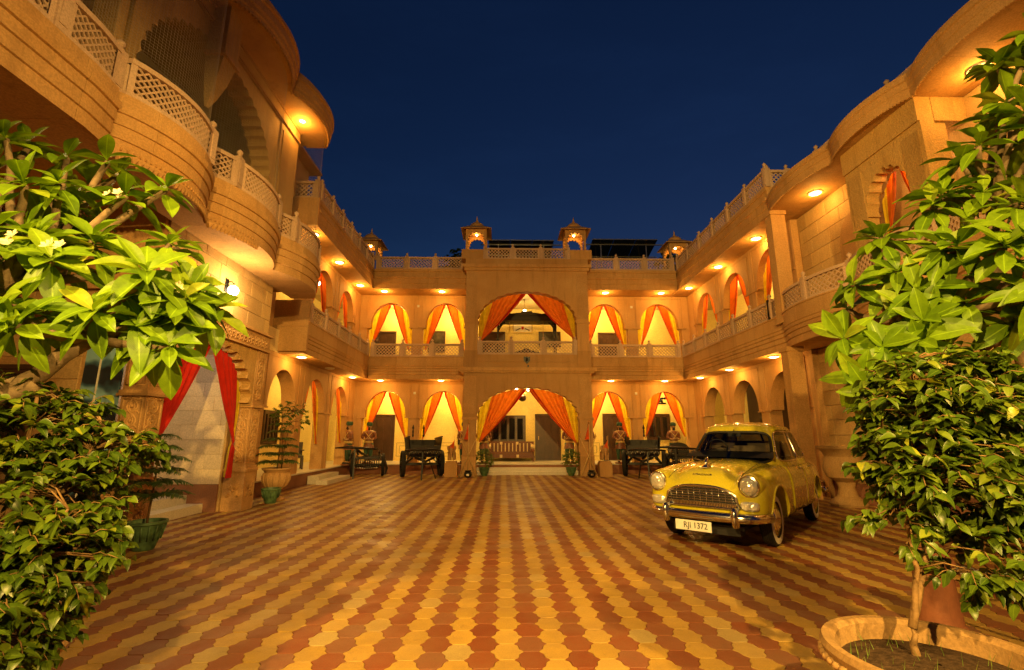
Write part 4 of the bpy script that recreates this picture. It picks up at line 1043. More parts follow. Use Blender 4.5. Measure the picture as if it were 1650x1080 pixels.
# inside
MB().box(-1.15, .70, -.60, .60, 1.056, 1.066).build('cabin_floor', 'car_dark', car)
MB().grid([[(.84, -.66, 1.07), (.84, .66, 1.07)], [(.70, -.64, 1.14), (.70, .64, 1.14)], [(.52, -.62, 1.15), (.52, .62, 1.15)], [(.48, -.62, 1.07), (.48, .62, 1.07)]]).build('dashboard', 'car_dark', car, smooth=True)
for x, h in ((-.12, 1.30), (-.92, 1.26)):
    MB().grid([[(x + .09, -.58, 1.067), (x + .09, .58, 1.067)], [(x + .03, -.58, h - .04), (x + .03, .58, h - .04)], [(x - .03, -.56, h), (x - .03, .56, h)], [(x - .10, -.58, h - .05), (x - .10, .58, h - .05)], [(x - .10, -.58, 1.067), (x - .10, .58, 1.067)]]).build('seat', 'seat_cloth', car, smooth=True)
MB().tube([(.40 - .06 * sin(a), -.32 + .18 * cos(a), 1.16 + .165 * sin(a)) for a in [2 * pi * k / 28 for k in range(28)]], .012, 6, closed=True).tube([(.40, -.50, 1.16), (.40, -.14, 1.16)], .01, 6).build('steering_wheel', 'car_dark', car, smooth=True)
MB().box(.40, .43, -.10, .10, 1.37, 1.43).tube([(.42, 0, 1.43), (.42, 0, 1.48)], .008, 6).build('mirror', 'car_dark', car)
# ---- nose
FX = 2.03
def front_x(y, z):
    h, nn = hit((3, y, z), (-1, 0, 0)); return h.x if h else FX
gw, gz0, gz1 = .50, .50, .755
def gtop(y): t = abs(y) / gw; return gz0 + .07 + (gz1 - gz0 - .07) * (1 - t ** 2.6) ** .5 if t < 1 else gz0
def gx(y, z): return front_x(y, min(z, .70)) + .012
gr = thing  # grille
gp = MB(); yy = [lerp(-gw, gw, k / 24) for k in range(25)]
gp.grid([[(gx(y, z) - .004, y, z) for y in yy] for z in (gz0,)] + [[(gx(y, gtop(y)) - .004, y, max(gz0 + .001, gtop(y))) for y in yy]])
grille = gp.build('grille', 'grille_dark', car)
fr = [(gx(y, gtop(y)) + .004, y, gtop(y)) for y in yy]
MB().tube([(gx(-gw, gz0) + .004, -gw, gz0)] + fr + [(gx(gw, gz0) + .004, gw, gz0)], .017, 8).tube([(gx(y, gz0) + .006, y, gz0) for y in yy], .016, 8).tube([(gx(y, gz0 + .055) + .006, y, gz0 + .055) for y in yy], .007, 6).build('grille_frame', 'chrome', grille, smooth=True)
for k in range(1, 7):
    z = gz0 + .055 + k * .030; ys = [y for y in yy if gtop(y) > z + .006]
    if len(ys) > 3: MB().tube([(gx(y, z) + .010, y, z) for y in ys], .0055, 6).build('grille_bar', 'chrome', grille, smooth=True)
for k in range(-5, 6):
    y = k * .083; z1 = gtop(y) - .01
    if z1 > gz0 + .07: MB().tube([(gx(y, z) + .008, y, z) for z in (gz0 + .055, (gz0 + z1) / 2, z1)], .005, 6).build('grille_upright', 'chrome', grille, smooth=True)
tt = MB()
for k in range(-23, 24): y = k * .0205; tt.box(gx(y, gz0 + .02) + .002, gx(y, gz0 + .02) + .012, y - .006, y + .006, gz0 + .015, gz0 + .05)
tt.build('grille_teeth', 'chrome', grille, kind='stuff')
for sd in (-1, 1):
    cy, cz = sd * .625, .775; x0 = front_x(cy, cz) - .05
    hl = MB().lathe([(.125, -.02), (.132, .06), (.128, .085), (.112, .09), (.108, .075)], (x0, cy, cz), 28, axis=0, cap=False).build('headlight', 'chrome', car, smooth=50)
    MB().lathe([(.112, .07), (.105, .085), (.08, .102), (.045, .112), (.006, .115)], (x0, cy, cz), 24, axis=0).build('lens', 'lamp_glass', hl, smooth=True)
    MB().lathe([(.16, -.14), (.15, -.04), (.134, .045), (.128, .05)], (x0, cy, cz), 28, axis=0, cap=False).build('hood', 'car_paint', hl, smooth=True)
    cy, cz = sd * .62, .545; pts = []
    x1 = front_x(cy, cz)
    sl = MB()
    rows = []
    for q, off in ((1.0, -.02), (1.0, .02), (.85, .034), (.5, .042)):
        rows.append([(front_x(cy + .11 * q * math.copysign(abs(cos(a)) ** .6, cos(a)) * .9, cz) + off, cy + .11 * q * math.copysign(abs(cos(a)) ** .6, cos(a)), cz + .055 * q * math.copysign(abs(sin(a)) ** .6, sin(a))) for a in [2 * pi * k / 24 for k in range(24)]])
    sl.grid(rows, True, True).build('side_lamp', 'lamp_glass', car, smooth=True)
# bumpers
def bumper(x, sgn, z):
    pts = [];
    for k in range(25):
        y = lerp(-.80, .80, k / 24); pts.append((x - sgn * (.05 * (y / .6) ** 2 + (.26 * (max(0, abs(y) - .60) / .20) ** 1.6 if abs(y) > .60 else 0)), y, z))
    bp = MB().tube(pts, .058, 12, flat=1.0).build('bumper', 'chrome', car, smooth=True)
    for sd in (-1, 1):
        MB().grid([[(x - sgn * .02 + sgn * .085 * cos(a) * q, sd * .46 + .055 * sin(a) * q2, z + zz) for a in [2 * pi * k / 14 for k in range(14)]] for zz, q, q2 in ((-.115, .25, .3), (-.10, .7, .8), (-.02, 1, 1), (.07, .95, .95), (.11, .7, .7), (.125, .2, .2))], True, True).build('overrider', 'chrome', bp, smooth=True)
    return bp
fb = bumper(2.14, 1, .405); bumper(-2.40, -1, .42)
pl = MB().box(2.205, 2.215, -.30, .18, .225, .345).build('number_plate', 'plate_white', car)
me = text_mesh('RJI 1372', .098, .002); o = mesh_obj('plate_lettering', me, 'car_dark', pl); o.rotation_euler = (pi / 2, 0, pi / 2); o.location = (2.2165, -.03, .285); o.scale = (.98, 1.0, 1)
me = text_mesh('AMBASSADOR', .042, .003); h, nn = hit((1.88, 0, 2), (0, 0, -1))
o = mesh_obj('bonnet_lettering', me, 'chrome', car); o.rotation_euler = (radians(38), 0, pi / 2); o.location = (1.925, 0, hit((1.925, 0, 2), (0, 0, -1))[0].z + .012)
z0 = hit((1.72, 0, 2), (0, 0, -1))[0].z
MB().grid([[(1.72 + x * 1.0 + w * cos(a) * 1.6, w * sin(a) * 1.2, z0 + z) for a in [2 * pi * k / 12 for k in range(12)]] for z, x, w in ((-.01, .02, .055), (.01, .02, .05), (.03, .02, .022), (.055, .03, .018), (.08, .01, .022), (.105, -.02, .018), (.125, -.05, .006))], True, True).build('bonnet_mascot', 'chrome', car, smooth=True)
MB().tube([hit((x, 0, 2), (0, 0, -1))[0] + Vector((0, 0, .004)) for x in [lerp(1.0, 1.68, k / 10) for k in range(11)]], .007, 6).build('bonnet_strip', 'chrome', car, smooth=True)
for sd, y1 in ((-1, .02), (1, .66)):
    y0 = -.16 if sd < 0 else .50
    b0 = G(sx(y0 / .76), y0 / .76, .03) + Vector((.03, 0, .0)); b1 = G(sx(.05), (y0 - .34) / .72, .13) + Vector((.03, 0, .01))
    MB().tube([b0, (b0 + b1) / 2 + Vector((.02, 0, .02)), b1], .008, 6).ball(b0, .02, 8, 6).build('wiper', 'chrome', car, smooth=True)
# wheels
def wheel(ax, sd):
    w = MB(); yo = sd * .67
    prof = [(.20, -.07), (.235, -.082), (.30, -.078), (.322, -.055), (.326, -.02), (.326, .02), (.322, .055), (.30, .078), (.235, .082), (.20, .07)]
    t = MB().lathe(prof, (ax, yo, .326), 40, axis=1, cap=False).build('wheel', 'rubber', car, smooth=40)
    o = sd
    tr = MB()
    for gy in (-.036, -.012, .012, .036): tr.lathe([(.3275, gy - .004), (.3275, gy + .004)], (ax, yo, .326), 40, axis=1, cap=False)
    tr.build('tread_groove', 'car_dark', t, kind='stuff', fix=False)
    MB().lathe([(.222, o * .0835), (.226, o * .0855), (.288, o * .0825), (.292, o * .079)], (ax, yo, .326), 40, axis=1, cap=False).build('whitewall', 'white_wall', t, smooth=True)
    MB().lathe([(.225, o * .080), (.215, o * .070), (.19, o * .055), (.15, o * .06), (.12, o * .062), (.001, o * .062)], (ax, yo, .326), 32, axis=1, cap=False).build('rim', 'car_paint', t, smooth=40)
    MB().lathe([(.145, o * .064), (.135, o * .085), (.10, o * .105), (.06, o * .112), (.03, o * .125), (.001, o * .127)], (ax, yo, .326), 28, axis=1, cap=False).build('hubcap', 'chrome', t, smooth=True)
for ax in (AX_F, AX_R):
    for sd in (-1, 1): wheel(ax, sd)
MB().box(-2.1, 1.95, -.5, .5, .24, .285).box(1.75, 1.95, -.45, .45, .17, .239).build('underbody', 'car_dark', car)
CS = 1.12
fdir = Vector((-.675, -.738, 0)).normalized(); ldir = Vector((-fdir.y, fdir.x, 0)); pfl = Vector((3.90, 7.18, 0))
cpos = pfl - ldir * .67 * CS * .93 - fdir * AX_F * CS
car.location = cpos; car.rotation_euler = (0, 0, atan2(fdir.y, fdir.x)); car.scale = (CS, CS * .93, CS)
# ================================================================ plants
PR = random.Random(11)
def mat_leaf(name, c1, c2, vein=.0, gloss=.35, transl=.3, veins=14.0, ylw=(.35, .36, .03)):
    m, n, p, out = new_mat(name); setp(p, gloss, 0, .3)
    uv = nd(n, 'ShaderNodeUVMap').outputs[0]; sp = nd(n, 'ShaderNodeSeparateXYZ'); n.links.new(uv, sp.inputs[0])
    ge = nd(n, 'ShaderNodeNewGeometry'); oi = nd(n, 'ShaderNodeObjectInfo')
    ad = nd(n, 'ShaderNodeMath', operation='ADD'); n.links.new(ge.outputs['Random Per Island'], ad.inputs[0]); n.links.new(oi.outputs['Random'], ad.inputs[1])
    fr = nd(n, 'ShaderNodeMath', operation='FRACT'); n.links.new(ad.outputs[0], fr.inputs[0])
    c = ramp(n, fr.outputs[0], [(0, c1), (.85, c2), (.97, tuple(lerp(a, b, .35) for a, b in zip(c2, ylw))), (1, ylw)])
    c = mixc(n, 1.0, c, ramp(n, noise(n, wpos(n), 14, 5, .7), [(.3, (.66, .68, .7)), (.6, (1.08, 1.05, 1.0))]), 'MULTIPLY')
    bs = ramp(n, noise(n, wpos(n), 23, 4, .6), [(.66, (0, 0, 0)), (.74, (.7,) * 3)]); c = mixc(n, bs, c, (.16, .10, .02))
    # |v-.5| -> midrib and side veins
    s = nd(n, 'ShaderNodeMath', operation='SUBTRACT'); s.inputs[1].default_value = .5; n.links.new(sp.outputs[1], s.inputs[0])
    a = nd(n, 'ShaderNodeMath', operation='ABSOLUTE'); n.links.new(s.outputs[0], a.inputs[0])
    w = nd(n, 'ShaderNodeMath', operation='MULTIPLY_ADD'); w.inputs[1].default_value = -.55; n.links.new(a.outputs[0], w.inputs[0]); n.links.new(sp.outputs[0], w.inputs[2])
    k = nd(n, 'ShaderNodeMath', operation='MULTIPLY'); k.inputs[1].default_value = veins * 2 * pi; n.links.new(w.outputs[0], k.inputs[0])
    si = nd(n, 'ShaderNodeMath', operation='SINE'); n.links.new(k.outputs[0], si.inputs[0])
    pw = nd(n, 'ShaderNodeMath', operation='POWER'); pw.inputs[1].default_value = 6
    ab = nd(n, 'ShaderNodeMath', operation='ABSOLUTE'); n.links.new(si.outputs[0], ab.inputs[0]); n.links.new(ab.outputs[0], pw.inputs[0])
    mid = ramp(n, a.outputs[0], [(.015, (1, 1, 1)), (.05, (0, 0, 0))])
    mxv = nd(n, 'ShaderNodeMath', operation='MAXIMUM'); n.links.new(mid, mxv.inputs[0]); ml = nd(n, 'ShaderNodeMath', operation='MULTIPLY'); ml.inputs[1].default_value = .30; n.links.new(pw.outputs[0], ml.inputs[0]); n.links.new(ml.outputs[0], mxv.inputs[1])
    vf = nd(n, 'ShaderNodeMath', operation='MULTIPLY'); vf.inputs[1].default_value = vein; n.links.new(mxv.outputs[0], vf.inputs[0])
    c = mixc(n, vf.outputs[0], c, tuple(min(1, x * 1.8 + .004) for x in c2))
    n.links.new(c, p.inputs['Base Color'])
    bump(n, p, mxv.outputs[0], -.35, .006)
    t = nd(n, 'ShaderNodeBsdfTranslucent'); n.links.new(mixc(n, 1.0, c, (1.25, 1.2, .6), 'MULTIPLY'), t.inputs[0]); mx = nd(n, 'ShaderNodeMixShader'); mx.inputs[0].default_value = transl
    n.links.new(p.outputs[0], mx.inputs[1]); n.links.new(t.outputs[0], mx.inputs[2]); n.links.new(mx.outputs[0], out.inputs[0])
mat_leaf('plumeria_leaf', (.10, .20, .006), (.20, .33, .010), .6, .42, .30)
mat_leaf('shrub_leaf', (.035, .075, .006), (.10, .155, .011), .5, .33, .25, 6.0)
mat_leaf('needle_leaf', (.06, .12, .03), (.10, .17, .05), 0, .5, .3)
mat_leaf('bright_leaf', (.10, .17, .03), (.16, .24, .05), 0, .45, .35)
mat_plain('bark', (.20, .14, .085), .8, 0, .2, .3, 14, .6, 50); mat_plain('young_bark', (.20, .115, .045), .7, 0, .3, .25, 20, .4, 60)
mat_plain('soil', (.05, .03, .018), .95, 0, .1, .5, 30, .9, 60); mat_plain('green_glaze', (.075, .14, .06), .5, 0, .4, .55, 9, .3, 30)
mat_plain('petal', (.75, .66, .42), .5)

def leaf_tmpl(nL=7, nW=4, wide=.17, pos=.62, fold=.28, droop=.35, tip=1.0, wave=0.0, rnd=PR):
    vs, uv, fs = [], [], []
    for i in range(nL + 1):
        t = i / nL
        w = wide * (t / pos) ** .75 * 1.0 if t < pos else wide * max(0.0, 1 - ((t - pos) / (1 - pos)) ** (1.7 * tip))
        if t < pos: w = wide * sin(pi / 2 * (t / pos)) ** .9
        w = max(w, .012 if i in (0,) else .006)
        for j in range(nW + 1):
            v = j / nW * 2 - 1; y = v * w
            vs.append((t, y, abs(y) * fold * 1.2 - droop * t * t + wave * sin(9 * t + 2 * v))); uv.append((t, j / nW))
    for i in range(nL):
        for j in range(nW): a = i * (nW + 1) + j; fs.append((a, a + 1, a + nW + 2, a + nW + 1))
    return vs, uv, fs
def leaf_mesh(name, tm, mat):
    me = bpy.data.meshes.new(name); me.from_pydata(tm[0], [], tm[2]); ul = me.uv_layers.new(name='UVMap')
    for l in me.loops: ul.data[l.index].uv = tm[1][l.vertex_index]
    me.polygons.foreach_set('use_smooth', [True] * len(me.polygons)); me.materials.append(M[mat]); return me
def frame(p, direction, up, scale):
    x = Vector(direction).normalized(); u = Vector(up); z = (u - x * u.dot(x))
    if z.length < 1e-4: z = x.orthogonal()
    z.normalize(); y = z.cross(x); return Matrix(((x.x * scale, y.x * scale, z.x * scale, p[0]), (x.y * scale, y.y * scale, z.y * scale, p[1]), (x.z * scale, y.z * scale, z.z * scale, p[2]), (0, 0, 0, 1)))
class Leaves:
    """collect leaves; those that show largest become parts, the rest one mesh"""
    def __init__(s, tmpls, mat): s.t = tmpls; s.mat = mat; s.L = []
    def add(s, mtx): s.L.append(mtx)
    def build(s, parent, limit=300, name='leaf', stuff='foliage'):
        cp = Vector((0, 0, CAM_H)); off = parent.location
        s.L.sort(key=lambda m: (m.translation - cp).length / max(1e-6, m.to_scale().x))
        ms = [leaf_mesh(name, t, s.mat) for t in s.t]
        for k, m in enumerate(s.L[:limit]):
            o = bpy.data.objects.new(name, ms[k % len(ms)]); C.objects.link(o); o.parent = parent; o.matrix_local = Matrix.Translation(-off) @ m
        rest = s.L[limit:]
        if rest:
            vs, fs, uvs = [], [], []
            for k, m in enumerate(rest):
                t = s.t[k % len(s.t)]; b = len(vs); vs += [tuple(m @ Vector(v) - off) for v in t[0]]; uvs += t[1]; fs += [tuple(i + b for i in f) for f in t[2]]
            me = leaf_mesh(stuff, (vs, uvs, fs), s.mat); mesh_obj(stuff, me, None, parent, 'stuff')
def rvec(r, zmin=-1, zmax=1):
    z = r.uniform(zmin, zmax); a = r.uniform(0, 2 * pi); q = sqrt(max(0, 1 - z * z)); return Vector((q * cos(a), q * sin(a), z))
def branch(mb, p0, p1, r0, r1, bend=.15, n=8, wob=.02):
    p0, p1 = Vector(p0), Vector(p1); L = (p1 - p0).length; pts = []; up = Vector((PR.uniform(-1, 1), PR.uniform(-1, 1), -.6)).normalized() * bend * L
    for k in range(n + 1):
        t = k / n; q = p0.lerp(p1, t) + up * (4 * t * (1 - t)) * .5
        if 0 < k < n: q += Vector((PR.uniform(-wob, wob), PR.uniform(-wob, wob), PR.uniform(-wob, wob)))
        pts.append(q)
    mb.tube(pts, [lerp(r0, r1, k / n) for k in range(n + 1)], 8); return pts
def jit(L, seed):
    r = random.Random(seed); out_ = []
    for p, n_, ax in L:
        out_.append((p, n_, ax))
        out_.append((Vector(p) + Vector((r.uniform(-.17, .17), r.uniform(-.1, .25), r.uniform(-.17, .17))), n_ - 1, ax))
    return out_
PT = [leaf_tmpl(8, 4, .205, .60, f, d, 1.0, wv) for f, d, wv in ((.30, .30, .0), (.45, .16, .014), (.15, .52, .012), (.35, .05, .008), (.7, .25, .02), (.2, .75, .015))]
def plumeria(name, label, root, forks, rosettes, lens, limit=300):
    t = thing(name, label, 'tree', root)
    I = lambda p: tuple(Vector(p) - Vector(root))
    tr = MB(); fp = [Vector(f) for f in forks]
    branch(tr, (0, 0, 0), I(fp[0]), .085, .065, .05, 8, .01)
    for a in fp[1:]: branch(tr, I(fp[0]), I(a), .06, .045, .2, 8, .015)
    tr.build('trunk', 'bark', t, smooth=True)
    LV = Leaves(PT, 'plumeria_leaf')
    cen = sum((Vector(r[0]) for r in rosettes), Vector()) / len(rosettes)
    lb = MB()
    for p, n_, axis in rosettes:
        p = Vector(p); f = min(fp, key=lambda q: (q - p).length); branch(lb, I(f), I(p), .034, .020, .18, 7, .012)
        ax = Vector(axis) if axis else ((p - cen) * .7 + Vector((PR.uniform(-.3, .3), -.45, .75))); ax.normalize()
        e1 = ax.orthogonal().normalized(); e2 = ax.cross(e1)
        for k in range(n_):
            a = k * 2.399 + PR.uniform(-.2, .2); inc = radians(lerp(28, 112, ((k + .5) / n_) ** .8)) + PR.uniform(-.12, .12)
            d = ax * cos(inc) + (e1 * cos(a) + e2 * sin(a)) * sin(inc); d.z -= .12 * (inc / 2); L = PR.uniform(*lens) * (.72 + .4 * min(1, inc / 1.4))
            LV.add(frame(p + ax * (.03 - .07 * k / n_), d, ax + Vector((0, -.15, .35)), L))
    lb.build('limbs', 'bark', t, smooth=True)
    LV.build(t, limit, 'leaf', 'inner_leaves')
    return t
def flower(parent, p):
    off = parent.location; f = MB(lambda a, b, c: (a - off[0], b - off[1], c - off[2])); p = Vector(p)
    for q in range(4):
        c = p + Vector((PR.uniform(-.04, .04), PR.uniform(-.04, .02), PR.uniform(-.03, .04))); ax = Vector((PR.uniform(-.4, .4), -1, PR.uniform(.1, .6))).normalized(); e1 = ax.orthogonal().normalized(); e2 = ax.cross(e1)
        for k in range(5):
            a = k * 2 * pi / 5; d = (e1 * cos(a) + e2 * sin(a)); s = (-e1 * sin(a) + e2 * cos(a)); tip = c + d * .032 + ax * .012
            f.add([tuple(c), tuple(c + d * .02 + s * .011 + ax * .006), tuple(tip), tuple(c + d * .02 - s * .011 + ax * .008)], [(0, 1, 2, 3)])
    f.build('blossom', 'petal', parent, fix=False)
def ros(lst, axis=None, dx=0): return [(at_y(x + dx, y, Y), n_, axis) for x, y, Y, n_ in lst]
LP = ros([(52, 300, 2.75, 14), (215, 318, 3.15, 12), (95, 420, 2.65, 13), (248, 442, 2.75, 15), (165, 395, 2.95, 12), (318, 470, 3.0, 13), (22, 225, 3.05, 11), (130, 330, 3.15, 12), (290, 520, 2.95, 13), (15, 500, 2.55, 13), (165, 505, 2.7, 14), (-15, 385, 2.65, 13), (285, 395, 3.2, 11), (-85, 330, 2.9, 10), (-95, 480, 2.6, 10), (350, 505, 3.15, 12), (85, 505, 2.75, 13), (185, 262, 3.35, 10), (235, 520, 2.85, 12), (120, 255, 3.3, 10), (60, 380, 3.0, 12)], dx=-12)
lt = plumeria('plumeria_tree', 'broad leaved plumeria with pale blossoms in front of the carved portico', (-3.95, 2.5, 0), [(-3.55, 2.62, 1.45), at_y(60, 620, 2.72), at_y(150, 545, 2.8), at_y(10, 470, 2.8)], jit(LP, 5), (.18, .27))
for x, y, Y in ((15, 390, 2.5), (95, 398, 2.52), (188, 318, 3.0), (290, 465, 2.85)): flower(lt, at_y(x, y, Y))
RP = ros([(1600, 165, 3.35, 12), (1645, 75, 3.5, 11), (1555, 235, 3.4, 12), (1480, 335, 3.6, 13), (1395, 385, 3.9, 12), (1500, 405, 3.3, 14), (1595, 400, 3.0, 14), (1425, 440, 3.6, 12), (1400, 560, 3.45, 14), (1372, 610, 3.45, 13), (1462, 550, 3.35, 13), (1645, 470, 2.95, 13), (1560, 315, 3.5, 12), (1650, 330, 3.1, 12), (1355, 460, 3.9, 10), (1535, 490, 3.35, 12), (1445, 500, 3.5, 12), (1610, 520, 3.25, 12), (1590, 110, 3.7, 10), (1655, 210, 3.25, 12), (1720, 130, 3.3, 9), (1490, 470, 3.7, 11), (1600, 290, 3.6, 11), (1700, 420, 3.2, 9)], dx=22)
rt = plumeria('plumeria_tree', 'tall broad leaved plumeria behind the potted shrub, reaching the upper gallery', (4.75, 3.75, 0), [(4.55, 3.75, 1.5), at_y(1590, 560, 3.6), at_y(1500, 520, 3.7), at_y(1600, 330, 3.7), at_y(1450, 520, 3.8)], jit(RP, 6), (.20, .29))

ST = [leaf_tmpl(7, 2, .31, .40, f, d, 1.05) for f, d in ((.30, .25), (.5, .1), (.15, .45), (.8, .3), (.25, .7))]
def shrub(name, label, root, stems, vol, n_twigs, leaf, limit, cat='shrub', nper=(5, 8), mat='shrub_leaf', tm=None, stem_mat='young_bark', seed=3, stem_r=.012, drop=.35):
    """vol: list of (centre, (rx,ry,rz), weight)"""
    t = thing(name, label, cat, root); r = random.Random(seed); off = Vector(root)
    sm = MB(lambda a, b, c: (a - off.x, b - off.y, c - off.z)); paths = []
    for p0, p1, r0 in stems: paths += branch(sm, p0, p1, r0, r0 * .35, .08, 10, .012)
    LV = Leaves(tm or ST, mat); tw = MB(lambda a, b, c: (a - off.x, b - off.y, c - off.z))
    W = sum(v[2] for v in vol)
    for k in range(n_twigs):
        x = r.uniform(0, W)
        for c, rad, w in vol:
            if x < w: break
            x -= w
        d = rvec(r, -.85, 1); q = r.uniform(.35, 1.0) ** .45; p = Vector(c) + Vector((d.x * rad[0], d.y * rad[1], d.z * rad[2])) * q
        o = (Vector((d.x, d.y, d.z * .4 + .25)) + rvec(r) * .5).normalized(); L = r.uniform(.10, .22) * leaf / .11
        if paths:
            a = min(paths, key=lambda z: (z - p).length + max(0, z.z - p.z) * 1.5)
            if r.random() < .5: tw.tube([a, a.lerp(p, .5) + Vector((0, 0, .03)), p], [.006, .004, .003], 4)
        e = p + o * L - Vector((0, 0, .03)); tw.tube([p, p + o * L * .5, e], [.003, .0025, .0015], 4)
        m_ = r.randint(*nper)
        for j in range(m_):
            u = (j + .6) / m_; b = p.lerp(e, u); sd = o.cross(Vector((0, 0, 1))); sd = sd.normalized() if sd.length > 1e-3 else Vector((1, 0, 0))
            ld = (o * .6 + sd * (1 if j % 2 else -1) * .8 + rvec(r) * .35 + Vector((0, 0, -drop))).normalized()
            LV.add(frame(b, ld, Vector((0, -.3, 1)) + rvec(r) * .4, leaf * r.uniform(.7, 1.25)))
    if stems: sm.build('stems', stem_mat, t, smooth=True)
    tw.build('twigs', stem_mat, t, smooth=True, kind='stuff', fix=False)
    LV.build(t, limit); return t
# potted shrub by the chain
POT = Vector((2.03, 2.42, 0)); PZ = .50
tb = at_z(1478, 1060, PZ - .01); tb.z -= .04
fk = tb + Vector((0, 0, .17))
stems = [(tb, fk, .025), (fk, at_y(1462, 760, tb.y + .02), .016), (at_y(1462, 780, tb.y + .02), at_y(1470, 580, tb.y + .05), .013), (fk, at_y(1575, 640, tb.y + .2), .02), (at_y(1545, 890, tb.y + .1), at_y(1600, 720, tb.y + .15), .014), (fk, at_y(1520, 600, tb.y + .25), .016), (at_y(1465, 860, tb.y), at_y(1420, 700, tb.y + .05), .010)]
sh = shrub('potted_shrub', 'leafy green shrub growing in the wide stone bowl beside the chain', tuple(tb), stems,
      [(at_y(1520, 635, 2.6), (.33, .30, .25), 3), (at_y(1510, 760, 2.55), (.29, .30, .30), 3), (at_y(1590, 790, 2.55), (.18, .24, .36), 2), (at_y(1465, 700, 2.55), (.16, .2, .34), 1.2), (at_y(1565, 900, 2.5), (.17, .2, .15), .9), (at_y(1610, 640, 2.55), (.16, .22, .22), 1), (at_y(1450, 850, 2.5), (.09, .12, .12), .25)], 760, .066, 300)
# shrub in front of the plumeria on the portico side
lb0 = Vector((-2.75, 2.75, .42))
stems = [(lb0, at_y(60, 640, 2.75), .024), (lb0, at_y(170, 690, 2.8), .02), (lb0, at_y(-60, 700, 2.6), .02), (lb0, at_y(110, 820, 2.5), .016)]
shrub('leafy_shrub', 'dense dark leaved shrub below the plumeria on the carved portico side', tuple(lb0), stems,
      [(at_y(30, 700, 2.8), (.42, .34, .26), 3), (at_y(40, 830, 2.7), (.38, .36, .34), 3.4), (at_y(-20, 980, 2.55), (.34, .32, .34), 2.2), (at_y(175, 720, 2.9), (.20, .2, .12), .7), (at_y(110, 900, 2.65), (.17, .2, .24), .9), (at_y(-60, 650, 2.7), (.32, .3, .2), 1)], 860, .066, 300, seed=8)
# pots
def bowl(name, label, loc, prof, mat, n=40, rope=None):
    t = thing(name, label, 'planter', loc)
    b_ = MB().lathe(prof, n=n, cap=False).build('bowl', mat, t, smooth=35)
    if rope:
        R_, z, r_ = rope; rb = MB()
        for k in range(int(2 * pi * R_ / .05)):
            a = k * .05 / R_; rb.ball((R_ * cos(a), R_ * sin(a), z), (.026, .026, .02), 6, 5)
        rb.build('rope_moulding', mat, t, smooth=True, kind='stuff')
    return t
t = bowl('stone_planter', 'wide round stone bowl with rope moulding under the rim, holding the shrub', tuple(POT), [(r_ * .86, z_) for r_, z_ in ((.30, 0), (.33, .02), (.33, .08), (.24, .13), (.24, .17), (.38, .26), (.47, .38), (.50, .46), (.53, .50), (.545, .54), (.53, .565), (.49, .565), (.465, .545), (.46, .50), (.45, .46))], 'weathered_stone', 56, (.457, .495, .03))
MB().lathe([(.392, PZ - .03), (.3, PZ - .015), (.15, PZ - .0), (.01, PZ + .01)], n=30, cap=False).build('soil', 'soil', t, smooth=True)
gs = MB()
for k in range(50):
    a, r_ = PR.uniform(0, 2 * pi), .36 * sqrt(PR.random()); x, y = r_ * cos(a), r_ * sin(a); h = PR.uniform(.02, .07); dx, dy = PR.uniform(-.03, .03), PR.uniform(-.03, .03)
    gs.add([(x - .002, y, PZ - .015), (x + .002, y, PZ - .015), (x + dx, y + dy, PZ + h)], [(0, 1, 2)])
gs.build('dry_grass', 'bright_leaf', t, kind='stuff', fix=False)
t = bowl('stone_planter', 'stone bowl hidden below the dense shrub on the portico side', (lb0.x, lb0.y, 0), [(.24, 0), (.26, .06), (.18, .12), (.30, .24), (.38, .38), (.42, .44), (.40, .46), (.36, .42)], 'weathered_stone')
MB().lathe([(.37, .41), (.01, .42)], n=24, cap=False).build('soil', 'soil', t)
GP = [(.11, 0), (.12, .015), (.16, .14), (.19, .26), (.205, .30), (.225, .31), (.225, .34), (.195, .34), (.185, .29)]
def green_pot(loc, label, s=1.0):
    t = thing('glazed_pot', label, 'flower pot', loc)
    MB().lathe([(a * s, b_ * s) for a, b_ in GP], n=26, cap=False).build('pot_body', 'green_glaze', t, smooth=35)
    rb = MB()
    for k in range(16):
        a = 2 * pi * k / 16; rb.tube([((.165 + .045 * q) * s * cos(a), (.165 + .045 * q) * s * sin(a), (.12 + .17 * q) * s) for q in (0, .5, 1)], .009 * s, 5)
    rb.build('ribs', 'green_glaze', t, smooth=True, kind='stuff'); MB().lathe([(.19 * s, .29 * s), (.01, .30 * s)], n=16, cap=False).build('soil', 'soil', t)
    return t
NT = [leaf_tmpl(3, 2, .10, .4, .2, d, .8) for d in (.0, .3)]
